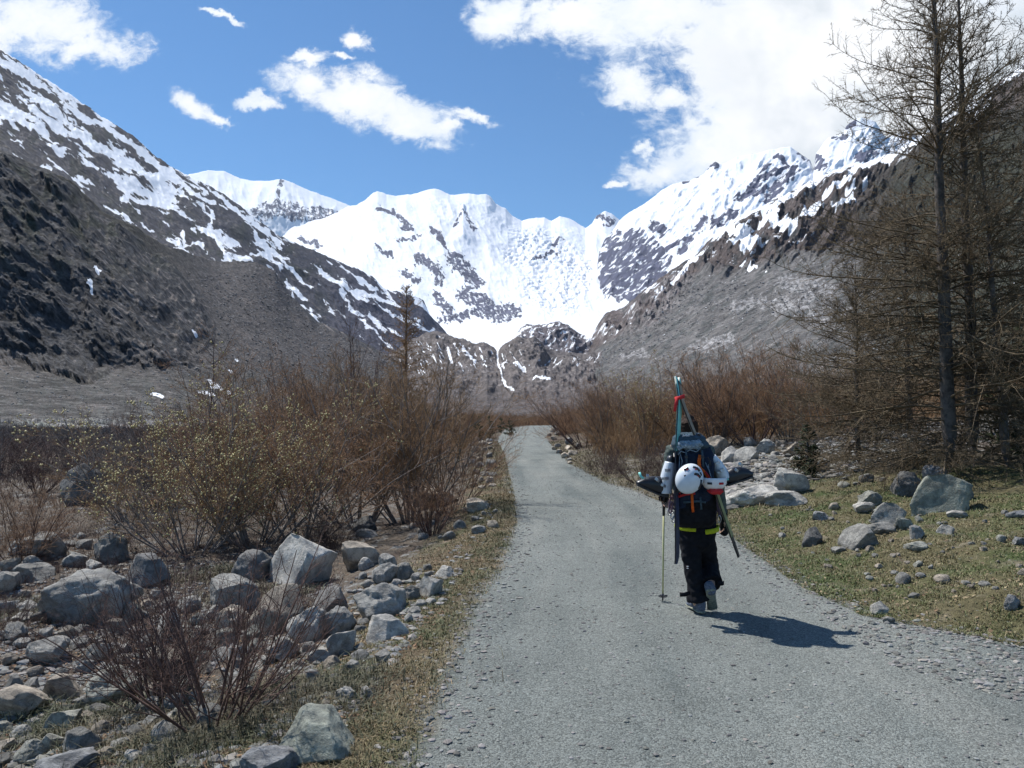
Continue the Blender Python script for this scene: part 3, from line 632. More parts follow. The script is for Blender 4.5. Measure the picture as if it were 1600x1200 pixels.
M_ROCK = rock_mat()
def ico(sub):
    bm = bmesh.new(); bmesh.ops.create_icosphere(bm, subdivisions=sub, radius=1.0)
    V = np.array([v.co[:] for v in bm.verts]); T = np.array([[v.index for v in f.verts] for f in bm.faces]); bm.free(); return V, T
ICO = {k: ico(k) for k in (1, 2, 3, 4, 5)}
def rock_mesh(name, sub, seed, planes=9, rnd=0.12, dmin=0.42):
    V, T = ICO[sub]; V = V.copy(); g = np.random.default_rng(seed)
    for k in range(planes):
        n = g.normal(size=3); n /= np.linalg.norm(n); d = g.uniform(dmin, 0.90)
        ex = np.maximum(V @ n - d, 0); V = V - (ex * g.uniform(0.88, 1.0))[:, None] * n * 1.0
    o = g.uniform(0, 100, 3)
    out = np.empty_like(V)
    for i, v in enumerate(V):
        p = Vector(v * 1.1 + o)
        s = 1 + rnd * mnoise.noise(p) + rnd * 0.6 * mnoise.noise(p * 2.3) + rnd * 0.30 * mnoise.noise(p * 5.1) + rnd * 0.22 * mnoise.noise(p * 11) + rnd * 0.15 * mnoise.noise(p * 23) - rnd * 0.5 * max(0.0, 0.16 - abs(mnoise.noise(p * 1.7 + Vector((9, 2, 4)))))
        out[i] = v * s
    out -= (out.max(0) + out.min(0)) / 2; out /= (out.max(0) - out.min(0)) / 2
    me = new_mesh(name, out, None, T); me.materials.append(M_ROCK)
    me.polygons.foreach_set('use_smooth', np.ones(len(T), bool)); return me
ROUND = [rock_mesh('boulder', 5, 100 + i, 12 + i % 4, 0.16, 0.62) for i in range(5)]
ANG = [rock_mesh('boulder', 5, 200 + i, 26, 0.09) for i in range(5)]
FLAT = [rock_mesh('stone', 5, 300 + i, 16, 0.14) for i in range(3)]
SMALL = [rock_mesh('stone', 3, 400 + i, 10, 0.12) for i in range(6)]
o_px = {}
def place_rock(me, px, pyb, w, h, label, group=None, name='boulder', tint=(1, 1, 1), depth=None, tilt=0, sink=0.28, rz=None, rg=RNG):
    """rock whose visible foot is at photo pixel (px, pyb), w x h photo pixels large"""
    P = hit(px, pyb); k = P[1] / FPX
    W, Hh = w * k, h * k
    Dp = (depth or rg.uniform(0.75, 1.0)) * W
    o = bpy.data.objects.new(name, me); COL.objects.link(o)
    hz = Hh / (2 - 2 * sink)                               # half height so that the visible part is Hh
    o.scale = (W / 2 * 1.04, Dp / 2, hz)
    yc = P[1] + Dp / 2 * 0.75
    xc = P[0] * yc / P[1]
    o.location = (xc, yc, float(gz(xc, yc)) * 0.4 + P[2] * 0.6 + hz * (1 - 2 * sink))
    o.rotation_euler = (0, R_(tilt), R_(rg.uniform(-25, 25) if rz is None else rz))
    o.color = tint + (1,)
    tag(o, label, 'boulder' if name == 'boulder' else 'rock', group)
    o_px[o.name] = (px, pyb - h / 2, w, sum(tint) / 3)
    return o
DK = (0.55, 0.55, 0.56); MD = (0.95, 0.95, 0.94); WH = (1.35, 1.33, 1.3); GN = (1.0, 1.02, 0.95); WM = (1.25, 1.12, 0.98); BL = (0.88, 0.92, 1.0)
BIG = [  # mesh, px, foot py, width, height, tint, tilt, label
 (ROUND[0], 140, 976, 152, 76, MD, -8, 'long smooth grey boulder lying in the stones at the far left, like a whale back'),
 (ROUND[1], 171, 880, 56, 46, MD, 0, 'rounded pale boulder with a mossy foot behind the long smooth boulder'),
 (ANG[0], 232, 918, 64, 48, DK, 10, 'dark rough boulder under the bush with yellow catkins'),
 (ANG[1], 464, 918, 104, 78, WH, 6, 'largest whitish peaked boulder left of the path'),
 (ROUND[2], 402, 908, 74, 46, DK, -6, 'dark grey smooth boulder leaning on the left of the white peaked boulder'),
 (ROUND[3], 365, 955, 78, 52, MD, 0, 'grey round-topped boulder in front of the dark smooth one'),
 (ANG[2], 438, 988, 88, 68, WM, 4, 'white pointed boulder with a tan stain behind the red stems'),
 (ROUND[4], 480, 1004, 62, 52, WH, 0, 'pale rounded boulder touching the right side of the tan-stained boulder'),
 (ANG[3], 515, 964, 64, 42, DK, -4, 'dark triangular boulder between the pale boulders'),
 (ROUND[0], 527, 992, 56, 40, MD, 4, 'small domed grey boulder below the dark triangular boulder'),
 (ROUND[1], 592, 968, 92, 52, MD, 5, 'broad grey domed boulder nearest the left verge'),
 (ANG[4], 565, 888, 58, 42, WM, -4, 'cream boulder with a flat top and overhanging side'),
 (ROUND[2], 572, 890, 24, 18, WH, 0, 'small white stone leaning on the foot of the cream boulder'),
 (ROUND[3], 606, 892, 28, 26, WH, 0, 'upright pale stone just right of the cream boulder'),
 (ROUND[4], 600, 912, 42, 30, MD, 0, 'grey domed stone below the upright pale stone'),
 (ROUND[0], 633, 906, 26, 26, MD, 0, 'egg-shaped grey stone in the pile by the left verge'),
 (ANG[0], 606, 1000, 66, 34, WH, 8, 'pale slab leaning below the broad domed boulder'),
 (ANG[1], 670, 932, 40, 30, WH, -6, 'white faceted stone at the edge of the straw grass'),
 (ROUND[1], 641, 938, 32, 22, MD, 0, 'grey stone beside the white faceted stone'),
 (ANG[2], 571, 832, 38, 24, DK, 0, 'black-looking stone in the leaf litter under the bushes'),
 (FLAT[0], 575, 840, 34, 12, MD, 0, 'flat grey stone propping the black-looking stone'),
 (ANG[3], 262, 1006, 54, 52, WH, -10, 'pointed pale rock standing behind the red-stemmed bush'),
 (ROUND[2], 207, 972, 28, 30, GN, 0, 'mossy round rock at the right end of the long smooth boulder'),
 (ANG[0], 497, 1192, 124, 62, (0.85, 0.92, 0.84), 9, 'jagged greenish boulder at the bottom beside the verge'),
 (ROUND[3], 424, 1222, 90, 44, BL, -5, 'bluish boulder cut by the bottom edge of the picture'),
 (ROUND[4], 100, 1222, 90, 34, BL, 0, 'bluish boulder low in the bottom left corner'),
 (ROUND[0], 541, 1096, 36, 20, WH, 0, 'rounded white stone in the grass right of the red-stemmed bush'),
 (ANG[0], 573, 1094, 22, 18, WH, 0, 'small cracked pale stone in the verge grass'),
 (FLAT[1], 30, 1122, 92, 44, WM, -5, 'flat pale slab at the left edge of the picture'),
 (FLAT[2], 75, 1038, 80, 34, WH, -8, 'light tilted slab above the flat slab on the left'),
 (ANG[1], 95, 1150, 58, 34, GN, -12, 'greenish wedge of rock in front of the flat slab'),
 (ROUND[1], 128, 790, 78, 66, DK, 0, 'big dark rounded boulder among the grey brush on the left plain'),
 (FLAT[0], 60, 906, 62, 22, MD, 0, 'low pair-like flat boulder left of the long smooth one'),
 (ROUND[2], 52, 890, 34, 20, MD, 0, 'small round boulder behind the low flat boulder'),
 (ROUND[3], 745, 800, 40, 20, WM, 0, 'rounded buff stone under the bushes close to the path'),
 (FLAT[1], 680, 792, 70, 30, WM, 0, 'long buff slab half hidden under the bush twigs'),
 (ROUND[4], 1113, 712, 48, 32, WM, 0, 'large warm grey boulder behind the hiker, right of the pack'),
 (ANG[2], 1140, 722, 34, 24, WH, 0, 'white-topped angular rock just right of the hiker'),
 (ANG[3], 1166, 722, 34, 24, MD, 0, 'grey angular rock right of the white-topped rock'),
 (ROUND[0], 1196, 708, 32, 22, MD, 0, 'grey dome rock at the foot of the reddish bushes'),
 (ROUND[1], 1240, 714, 34, 24, WM, 0, 'buff boulder next to the small juniper'),
 (ANG[4], 1236, 770, 52, 38, WH, 0, 'split pale boulder with a dark hollow in its face'),
 (FLAT[2], 1175, 790, 84, 30, WH, -4, 'long low pale slab at the right edge of the path behind the hiker'),
 (FLAT[0], 1228, 790, 62, 22, MD, -8, 'grey slab under the split boulder'),
 (ANG[1], 1470, 802, 92, 60, (0.72, 0.76, 0.68), -8, 'biggest lichen-green boulder in front of the larch trunks'),
 (ROUND[2], 1416, 776, 56, 38, DK, 0, 'dark round boulder left of the biggest lichen-green one'),
 (ROUND[3], 1462, 758, 38, 30, BL, 0, 'bluish boulder squeezed against the larch trunks'),
 (ROUND[4], 1500, 782, 44, 26, GN, 0, 'grey boulder right of the biggest lichen-green one'),
 (ROUND[0], 1358, 790, 38, 22, GN, 0, 'domed greenish stone on the grass bank'),
 (FLAT[1], 1350, 802, 34, 16, WH, 0, 'pale flat stone in front of the domed greenish stone'),
 (ANG[1], 1388, 822, 50, 34, MD, 6, 'grey wedge boulder in the middle of the grass bank'),
 (ROUND[1], 1382, 806, 34, 20, GN, 0, 'rounded stone behind the grey wedge boulder'),
 (ANG[2], 1269, 853, 30, 28, DK, 0, 'dark square block alone on the grass near the path'),
 (ANG[3], 1340, 858, 56, 34, MD, -8, 'grey angular boulder with a black underside on the bank'),
 (FLAT[2], 1372, 836, 48, 18, MD, 0, 'low grey slab right behind the angular boulder'),
 (ANG[4], 1412, 830, 26, 24, GN, 0, 'greenish upright stone right of the wedge boulder'),
 (ANG[0], 1432, 842, 24, 20, MD, 0, 'small grey block at the right end of the stone cluster'),
 (FLAT[0], 1283, 813, 26, 13, BL, 0, 'bluish white flat stone on the bank'),
 (FLAT[1], 1495, 810, 30, 11, WH, 0, 'thin pale slab flat in the grass below the big green boulder'),
 (ANG[1], 1477, 836, 26, 16, WH, 0, 'white chip of rock standing in the dry grass'),
 (FLAT[2], 1588, 810, 30, 11, BL, 0, 'upper bluish flat stone at the right edge'),
 (FLAT[0], 1594, 852, 26, 12, BL, 0, 'lower bluish flat stone at the right edge'),
 (ANG[2], 1372, 962, 30, 20, MD, 0, 'grey stone at the border of grass and gravel'),
 (FLAT[1], 1389, 974, 18, 10, WH, 0, 'white oval stone on the gravel just below the grass'),
 (ROUND[2], 1581, 954, 26, 22, BL, 0, 'bluish upright stone near the right edge of the grass'),
 (FLAT[2], 1430, 862, 34, 14, GN, 0, 'mossy slab sunk in the grass below the stone cluster'),
 (ANG[3], 1560, 672, 62, 30, MD, 0, 'large grey boulder seen behind the larch trunks'),
 (FLAT[1], 1310, 865, 22, 10, MD, 0, 'small slab by the dark-bottomed boulder'),
]
for i, (me, px, py, w, h, t, tl, lab) in enumerate(BIG):
    place_rock(me, px, py, w, h, lab, None, 'boulder', t, None, tl)

TAKEN = [(b[1], b[2] - b[4] / 2, b[3] / 2, b[4] / 2) for b in BIG]
def free(px, py, w):
    for (x, y, a, b) in TAKEN:
        if ((px - x) / (a + w * 0.35)) ** 2 + ((py - y) / (b + w * 0.25)) ** 2 < 1: return False
    return True
def scatter(poly, n, smin, smax, label, group, tints, seed, near_boost=1.0, mes=None):
    g = np.random.default_rng(seed); c = 0; t = 0
    xs = [p[0] for p in poly]; ys = [p[1] for p in poly]
    while c < n and t < n * 30:
        t += 1
        px, py = g.uniform(min(xs), max(xs)), g.uniform(min(ys), max(ys))
        if not poly_in(np.array([px]), np.array([py]), poly)[0]: continue
        w = smin + (smax - smin) * g.random() ** 2.2
        w *= 0.6 + 0.9 * (py - 690) / 500 * near_boost
        if not free(px, py - w * 0.25, w): continue
        h = w * g.uniform(0.4, 0.72)
        TAKEN.append((px, py - h / 2, w / 2, h / 2))
        pool = mes or (SMALL if w < 24 else ROUND + ANG)
        tt = tints[int(g.integers(len(tints)))]; v = g.uniform(0.8, 1.2)
        place_rock(pool[int(g.integers(len(pool)))], px, py, w, h, label, group, 'rock', tuple(x * v for x in tt), None, g.uniform(-12, 12), g.uniform(0.2, 0.36), g.uniform(0, 360), g)
        c += 1
LEFTB = [(0, 880), (120, 830), (235, 930), (330, 965), (400, 1000), (480, 1010), (560, 1000), (640, 960), (600, 1040), (520, 1080), (400, 1120), (200, 1200), (0, 1200)]
scatter(LEFTB, 105, 20, 66, 'loose grey stone in the stony bed around the red-stemmed bush', 'stones of the stony bed on the left', [WH, MD, WM, GN, MD], 5)
scatter([(560, 900), (640, 880), (700, 900), (690, 930), (660, 960), (640, 990), (560, 1000)], 22, 16, 34, 'fist-sized grey stone in the pile between boulders and verge', 'stones of the pile by the verge', [WH, MD], 6)
scatter([(640, 820), (700, 800), (760, 790), (790, 800), (770, 830), (700, 860), (650, 850)], 16, 12, 30, 'buff stone on the leaf litter near the left path edge', 'buff stones near the left path edge', [WM, MD], 7)
scatter([(735, 690), (765, 690), (775, 760), (740, 770)], 26, 16, 30, 'grey stone in the row along the left edge of the far path', 'stones along the left edge of the far path', [MD, WM], 8, 1.6)
scatter([(850, 672), (880, 668), (905, 700), (890, 730), (860, 700)], 16, 14, 26, 'grey stone along the right edge of the far path', 'stones along the right edge of the far path', [MD, WM], 9, 1.6)
scatter([(1110, 700), (1300, 690), (1330, 740), (1220, 760), (1200, 790), (1120, 780)], 60, 14, 42, 'angular grey stone in the rubble right of the hiker', 'stones of the rubble right of the hiker', [WH, MD, WM], 10, 1.2)
scatter([(1300, 700), (1440, 690), (1440, 760), (1330, 770), (1280, 740)], 24, 14, 38, 'grey stone in the shade under the larch branches', 'stones under the larch', [MD, GN], 12, 1.2)
scatter([(1150, 800), (1300, 790), (1600, 800), (1600, 930), (1420, 940), (1260, 900)], 64, 7, 24, 'small stone half buried in the bank grass', 'small stones in the bank grass', [MD, WM, GN], 13)
# each scattered stone is described by the boulder it lies next to
SHORT = {}
for i, b in enumerate(BIG):
    w_ = b[7].split(); cut = [k for k, x in enumerate(w_) if x in ('left', 'right', 'behind', 'under', 'leaning', 'in', 'with', 'below', 'touching', 'between', 'nearest', 'beside', 'at', 'standing', 'lying', 'just', 'half', 'near', 'close', 'cut', 'low', 'above', 'among', 'propping', 'next', 'squeezed', 'alone', 'on', 'by', 'seen', 'sunk', 'flat')]
    SHORT[i] = ' '.join(w_[:max(3, min([c for c in cut if c >= 3] or [5]))])[:60]
first = {}
for i in SHORT: first.setdefault(SHORT[i], []).append(i)
ok_big = [i for i in SHORT if len(first[SHORT[i]]) == 1]
dup = {}
for o in [o for o in COL.objects if o.name in o_px and o.name.startswith('rock')]:
    px, py, w, t = o_px[o.name]
    k = min(ok_big, key=lambda i: (BIG[i][1] - px) ** 2 + ((BIG[i][2] - BIG[i][4] / 2 - py) * 1.6) ** 2); b = BIG[k]; dx, dy = px - b[1], (py - b[2] + b[4] / 2) * 1.3
    rel = ('left of' if dx < 0 else 'right of') if abs(dx) > abs(dy) else ('behind' if dy < 0 else 'in front of')
    if math.hypot(dx, dy) > 90: rel = 'well ' + rel if rel not in ('in front of', 'behind') else 'far ' + rel
    key = (('tiny' if w < 16 else 'small' if w < 30 else 'mid-sized') + ' ' + ('dark' if t < 0.85 else 'grey' if t < 1.05 else 'pale'), rel, SHORT[k]); dup.setdefault(key, []).append((math.hypot(dx, dy), o))
ORD = ['nearest', 'second', 'third', 'fourth', 'fifth', 'sixth', 'seventh', 'eighth', 'ninth', 'tenth', 'eleventh', 'twelfth']
for (ad, rel, sh), L in dup.items():
    L.sort(key=lambda z: z[0])
    for n_, (d_, o) in enumerate(L):
        o['label'] = ' '.join(((ORD[n_] + ' ' if len(L) > 1 and n_ < 12 else '') + f"{ad} stone {rel} the {sh}").split()[:16])
print('rocks', len(TAKEN))

# small stones nobody could count: one mesh each
def pebbles(name, n, sampler, smin, smax, seed, mat, label):
    g = np.random.default_rng(seed); V0, T0 = ICO[1]
    P = sampler(g, n); n = len(P)
    s = smin + (smax - smin) * g.random(n) ** 3
    ang = g.uniform(0, 2 * np.pi, n); c, sn = np.cos(ang), np.sin(ang)
    V = V0[None] * (1 + g.uniform(-0.28, 0.28, (n, len(V0), 1))) * np.stack([s * g.uniform(0.8, 1.4, n), s, s * g.uniform(0.35, 0.7, n)], -1)[:, None]
    V = np.stack([V[..., 0] * c[:, None] - V[..., 1] * sn[:, None], V[..., 0] * sn[:, None] + V[..., 1] * c[:, None], V[..., 2]], -1)
    V[..., 0] += P[:, 0, None]; V[..., 1] += P[:, 1, None]; V[..., 2] += (gz(P[:, 0], P[:, 1]) + s * 0.12)[:, None]
    T = (T0[None] + (np.arange(n) * len(V0))[:, None, None]).reshape(-1, 3)
    me = new_mesh(name, V.reshape(-1, 3), None, T, smooth=False)
    k = g.uniform(0.6, 1.4, n) ** 1.3
    tn = np.stack([k * g.uniform(0.95, 1.1, n), k, k * g.uniform(0.88, 1.02, n), np.ones(n)], -1)
    color_attr(me, np.repeat(tn * np.array([0.19, 0.188, 0.182, 1]), len(V0), 0))
    o = link(name, me, None, mat); tag(o, label, 'gravel', None, 'stuff'); return o
m, nt, b = mat_new('pebble_stone'); a = N(nt, 'ShaderNodeAttribute', attribute_name='col'); nt.links.new(a.outputs['Color'], b.inputs['Base Color']); b.inputs['Roughness'].default_value = 0.9
M_PEB = m
def samp_px(poly):
    xs = [p[0] for p in poly]; ys = [p[1] for p in poly]
    def f(g, n):
        px = g.uniform(min(xs), max(xs), n * 2); py = g.uniform(min(ys), max(ys), n * 2)
        k = poly_in(px, py, poly); px, py = px[k][:n], py[k][:n]
        d0 = np.array([flat(a, b) for a, b in zip(px, py)]); x, y = d0[:, 0], d0[:, 1]
        for _ in range(6):                                  # follow the sight line down to the sloping ground
            z = gz(x, y); y2 = y * (CH - z) / CH; x, y = d0[:, 0] * y2 / d0[:, 1], d0[:, 1] * (CH - gz(x, y)) / CH
        return np.stack([x, y], -1)
    return f
pebbles('pebbles', 9000, samp_px([(0, 830), (250, 830), (560, 900), (690, 890), (760, 780), (790, 800), (700, 930), (560, 1120), (480, 1200), (0, 1200)]), 0.012, 0.05, 31, M_PEB, 'fine rubble between the boulders left of the path')
pebbles('gravel_bits', 9000, lambda g, n: (lambda y: np.stack([np.interp(y, ELy, ELx) + (np.minimum(np.interp(y, ERy, ERx), 6) - np.interp(y, ELy, ELx)) * g.random(n), y], -1))(2.6 * np.exp(g.random(n) * 2.2)), 0.003, 0.016, 32, M_PEB, 'loose gravel bits on the path')
pebbles('edge_gravel', 5000, lambda g, n: (lambda y, s: np.stack([np.where(s, np.interp(y, ELy, ELx), np.interp(y, ERy, ERx)) + g.normal(0, 0.16, n), y], -1))(3.2 * np.exp(g.random(n) * 2.0), g.random(n) < 0.4), 0.006, 0.026, 33, M_PEB, 'coarser gravel gathered along both path edges')
pebbles('rubble', 9000, samp_px([(1090, 690), (1330, 690), (1460, 700), (1560, 690), (1600, 740), (1420, 760), (1280, 770), (1160, 800), (1110, 790)]), 0.03, 0.12, 34, M_PEB, 'small rubble on the right bank below the bushes')
pebbles('junction_gravel', 1600, samp_px([(1240, 930), (1345, 968), (1600, 1000), (1600, 1100), (1400, 1040)]), 0.005, 0.028, 35, M_PEB, 'coarse gravel in the lower right corner below the grass')
def slope_boulders(name, src, n, smin, smax, seed, test, label, tint):
    g = np.random.default_rng(seed); V0, T0 = ICO[1]; k = len(src.data.vertices); co = np.empty(k * 3, np.float32); src.data.vertices.foreach_get('co', co); co = co.reshape(-1, 3)
    sx = 800 + co[:, 0] / co[:, 1] * FPX; sy = 652 - (co[:, 2] - CH) / co[:, 1] * FPX; ok = np.nonzero(test(sx, sy, co))[0]
    w = co[ok, 1] ** 0.5; i = g.choice(ok, n, p=w / w.sum()); P = co[i] + g.normal(0, 0.6, (n, 3)) * np.array([1, 1, 0])
    s = (smin + (smax - smin) * g.random(n) ** 5) * P[:, 1]
    V = V0[None] * (1 + g.uniform(-0.3, 0.3, (n, len(V0), 1))) * (s[:, None] * np.stack([g.uniform(0.7, 1.5, n), np.ones(n), g.uniform(0.4, 0.9, n)], -1))[:, None] + P[:, None]
    T = (T0[None] + (np.arange(n) * len(V0))[:, None, None]).reshape(-1, 3); me = new_mesh(name, V.reshape(-1, 3), None, T, smooth=False)
    kk = g.uniform(0.5, 1.6, n)[:, None]; color_attr(me, np.repeat(np.concatenate([kk * np.array(tint)[None], np.ones((n, 1))], 1), len(V0), 0))
    o = link(name, me, None, M_PEB); tag(o, label, 'boulders', None, 'stuff')
slope_boulders('scree_boulders', m_left, 24000, 0.00030, 0.0019, 37, lambda x, y, c: (x > -80) & (x < 760) & (y > 425) & (y < 668) & (c[:, 1] < 2200) & ((crag(x, y) < 0.3)), 'loose blocks covering the scree slope on the left', (0.20, 0.188, 0.178))
slope_boulders('slope_boulders', m_right, 11000, 0.00030, 0.0019, 38, lambda x, y, c: (x > 920) & (x < 1500) & (y > 440) & (y < 640) & (c[:, 1] < 2200), 'loose blocks on the grey slope on the right', (0.24, 0.232, 0.225))
# far-off boulders at the foot of the left slope
def foot(g, n):
    y = g.uniform(95, 210, n); u = g.uniform(-0.72, -0.12, n); return np.stack([u * y, y], -1)
pebbles('boulder_fan', 9000, foot, 0.3, 1.7, 36, M_PEB, 'far-off boulders strewn along the foot of the left scree slope')
# ================================================================== PLANTS
def unit(a): return a / (np.linalg.norm(a, axis=-1, keepdims=True) + 1e-12)
def grow(S, D, Ln, K, wob, up, g, bend=None):
    """N bent stems: start, direction, length -> (N, K, 3)"""
    n = len(S); P = np.empty((n, K, 3)); P[:, 0] = S; d = unit(D); st = (Ln / (K - 1))[:, None]
    for k in range(1, K):
        P[:, k] = P[:, k - 1] + d * st
        d = unit(d + g.normal(0, wob, (n, 3)) + np.array([0, 0, up if np.isscalar(up) else 0]) + (bend[:, k - 1] if bend is not None else 0))
    return P
def sprout(P, R, per, t0, t1, lr, spread, g, K, wob, up, taper=0.35, lenfade=0.6, rr=0.6):
    """children along parent stems P (N,K,3) with radii R (N,)"""
    n, K0, _ = P.shape; par = np.repeat(np.arange(n), per); m = len(par)
    t = g.uniform(t0, t1, m); x = t * (K0 - 1); i = np.clip(x.astype(int), 0, K0 - 2); f = (x - i)[:, None]
    A, B = P[par, i], P[par, i + 1]; S = A + (B - A) * f; T = unit(B - A)
    side = unit(np.cross(T, g.normal(size=(m, 3)))); a = g.uniform(spread[0], spread[1], m)[:, None]
    D = T * np.cos(a) + side * np.sin(a)
    plen = np.linalg.norm(P[:, -1] - P[:, 0], axis=1)[par]
    Ln = plen * g.uniform(lr[0], lr[1], m) * (1 - lenfade * t)
    return grow(S, D, Ln, K, wob, up, g), R[par] * (1 - (1 - taper) * t) * rr
def tubes(P, R, taper=0.35, sides=3):
    n, K, _ = P.shape; T = np.empty_like(P); T[:, 1:-1] = P[:, 2:] - P[:, :-2]; T[:, 0] = P[:, 1] - P[:, 0]; T[:, -1] = P[:, -1] - P[:, -2]; T = unit(T)
    ref = np.array([0.31, 0.17, 0.93]); ref2 = np.array([0.9, 0.2, 0.1])
    c = np.cross(T, ref); bad = np.linalg.norm(c, axis=-1) < 0.3; c[bad] = np.cross(T[bad], ref2); U = unit(c); W = np.cross(T, U)
    rad = R[:, None] * np.linspace(1, taper, K)[None]
    a = np.arange(sides) * 2 * np.pi / sides
    V = P[:, :, None] + rad[:, :, None, None] * (U[:, :, None] * np.cos(a)[None, None, :, None] + W[:, :, None] * np.sin(a)[None, None, :, None])
    idx = np.arange(n * K * sides).reshape(n, K, sides); nx = np.roll(idx, -1, 2)
    Q = np.stack([idx[:, :-1], nx[:, :-1], nx[:, 1:], idx[:, 1:]], -1).reshape(-1, 4)
    return V.reshape(-1, 3), Q
def join(parts):
    V, Q, off = [], [], 0
    for v, q_ in parts: V.append(v); Q.append(q_ + off); off += len(v)
    return np.concatenate(V), np.concatenate(Q)
def specks(C, s, g, squash=1.0):
    """little bud-like octahedra; returns V, T"""
    O = np.array([[1, 0, 0], [-1, 0, 0], [0, 1, 0], [0, -1, 0], [0, 0, 1.5], [0, 0, -1.2]]); F = np.array([[0, 2, 4], [2, 1, 4], [1, 3, 4], [3, 0, 4], [2, 0, 5], [1, 2, 5], [3, 1, 5], [0, 3, 5]])
    n = len(C); sc = (s * g.uniform(0.6, 1.4, n))[:, None, None]
    V = C[:, None] + O[None] * sc * g.uniform(0.6, 1.2, (n, 1, 3)); T = F[None] + (np.arange(n) * 6)[:, None, None]
    return V.reshape(-1, 3), T.reshape(-1, 3)
def bark(name, c1, c2, scale=6, rough=0.8):
    m, nt, b = mat_new(name); tc = nt.nodes.new('ShaderNodeTexCoord').outputs['Object']; oi = nt.nodes.new('ShaderNodeObjectInfo').outputs['Random']
    n = NOISE(nt, tc, scale, 4, 0.7); c = MIX(nt, MR(nt, n, 0.35, 0.65), c1, c2)
    k = MR(nt, oi, 0, 1, 0.8, 1.2, False); c = MIX(nt, 1.0, c, N(nt, 'ShaderNodeCombineColor', {0: k, 1: k, 2: k}).outputs[0], 'MULTIPLY')
    setc(nt, b, 'Base Color', c); b.inputs['Roughness'].default_value = rough; b.inputs['Specular IOR Level'].default_value = 0.3; return m
B_GREY = bark('grey_willow_bark', (0.11, 0.095, 0.085), (0.24, 0.21, 0.19))
B_RED = bark('reddish_twig_bark', (0.205, 0.112, 0.062), (0.36, 0.22, 0.125))
B_OCH = bark('ochre_twig_bark', (0.21, 0.125, 0.065), (0.36, 0.23, 0.12))
B_DARK = bark('dark_twig_bark', (0.055, 0.034, 0.032), (0.12, 0.075, 0.062))
B_CAT = bark('catkin_yellow', (0.34, 0.29, 0.12), (0.50, 0.45, 0.26), 30)
B_LARCH = bark('larch_bark', (0.055, 0.048, 0.043), (0.15, 0.13, 0.115), 5, 0.9)
B_LTWIG = bark('larch_twig_bark', (0.075, 0.055, 0.035), (0.20, 0.15, 0.09), 4)
B_NEED = bark('dark_needles', (0.018, 0.028, 0.012), (0.045, 0.06, 0.025), 12)
B_STEM = bark('wine_red_bark', (0.095, 0.055, 0.045), (0.20, 0.125, 0.10))
B_HEATH = bark('heath_twigs', (0.075, 0.045, 0.04), (0.14, 0.09, 0.075), 5)

def shrub_meshes(kind, seed, H=2.0, W=1.0, stems=14, dens=1.0, cat=False):
    dens *= 1.25; stems = int(stems * 1.25)
    """(stem mesh, twig mesh, catkin mesh) of a bare shrub, unit size H high"""
    g = np.random.default_rng(seed)
    a = g.uniform(0, 2 * np.pi, stems); lean = g.uniform(0.05, 1.0, stems) ** 0.8
    if kind == 'upright': lean = lean * 0.8
    S = np.stack([np.cos(a) * 0.11 * H * lean * W, np.sin(a) * 0.11 * H * lean * W, np.full(stems, -0.08)], -1)
    D = np.stack([np.cos(a) * lean * W, np.sin(a) * lean * W, np.full(stems, 0.95)], -1)
    Ln = H * g.uniform(0.7, 1.12, stems) * (1 + 0.15 * lean)
    r0 = 0.0085 * H ** 0.5 * g.uniform(0.7, 1.3, stems)
    P0 = grow(S, D, Ln, 9, 0.09 if kind != 'upright' else 0.06, 0.07, g)
    parts = [tubes(P0, r0, 0.25, 4)]
    n1 = int(8 * dens); P1, r1 = sprout(P0, r0, n1, 0.15, 0.97, (0.30, 0.6), (0.35, 0.95), g, 7, 0.13, 0.09)
    n2 = int(7 * dens); P2, r2 = sprout(P1, r1, n2, 0.1, 1.0, (0.30, 0.65), (0.3, 0.95), g, 5, 0.12, 0.08, rr=0.65)
    parts.append(tubes(P1, np.maximum(r1, 0.0022), 0.4, 3))
    tw = [tubes(P2, np.maximum(r2, 0.0016), 0.5, 3)]
    P3, r3 = sprout(P2, r2, int(4 * dens), 0.1, 1.0, (0.3, 0.7), (0.3, 0.9), g, 4, 0.10, 0.06)
    tw.append(tubes(P3, np.maximum(r3, 0.0013), 0.6, 3))
    ms = new_mesh('shrub_stems', *join(parts)); mt = new_mesh('shrub_twigs', *join(tw)); mc = None
    if cat:
        ends = np.concatenate([P3[:, -1], P3[:, 2]]); ends = ends[g.random(len(ends)) < cat]
        mc = new_mesh('catkins', *((lambda v, t: (v, None, t))(*specks(ends, 0.0100, g))))
    return ms, mt, mc
SHR = {}
def get_shrub(key):
    if key not in SHR:
        cfg = {'bushA': ('b', 1, 2.0, 0.95, 15, 1.0, False), 'bushB': ('b', 2, 2.0, 1.1, 13, 1.1, False), 'bushC': ('b', 3, 2.0, 0.7, 16, 1.0, False), 'catk': ('b', 4, 2.0, 1.0, 16, 1.05, 0.16),
               'gold': ('b', 5, 2.0, 0.8, 15, 1.05, 0.10), 'upr': ('upright', 6, 2.0, 1.25, 30, 0.62, False), 'upr2': ('upright', 7, 2.0, 0.9, 30, 0.7, False), 'tall': ('b', 8, 2.0, 0.35, 5, 0.8, False), 'low': ('b', 9, 2.0, 1.9, 26, 0.95, False)}[key]
        SHR[key] = shrub_meshes(*cfg)
    return SHR[key]
SHMAT = {}
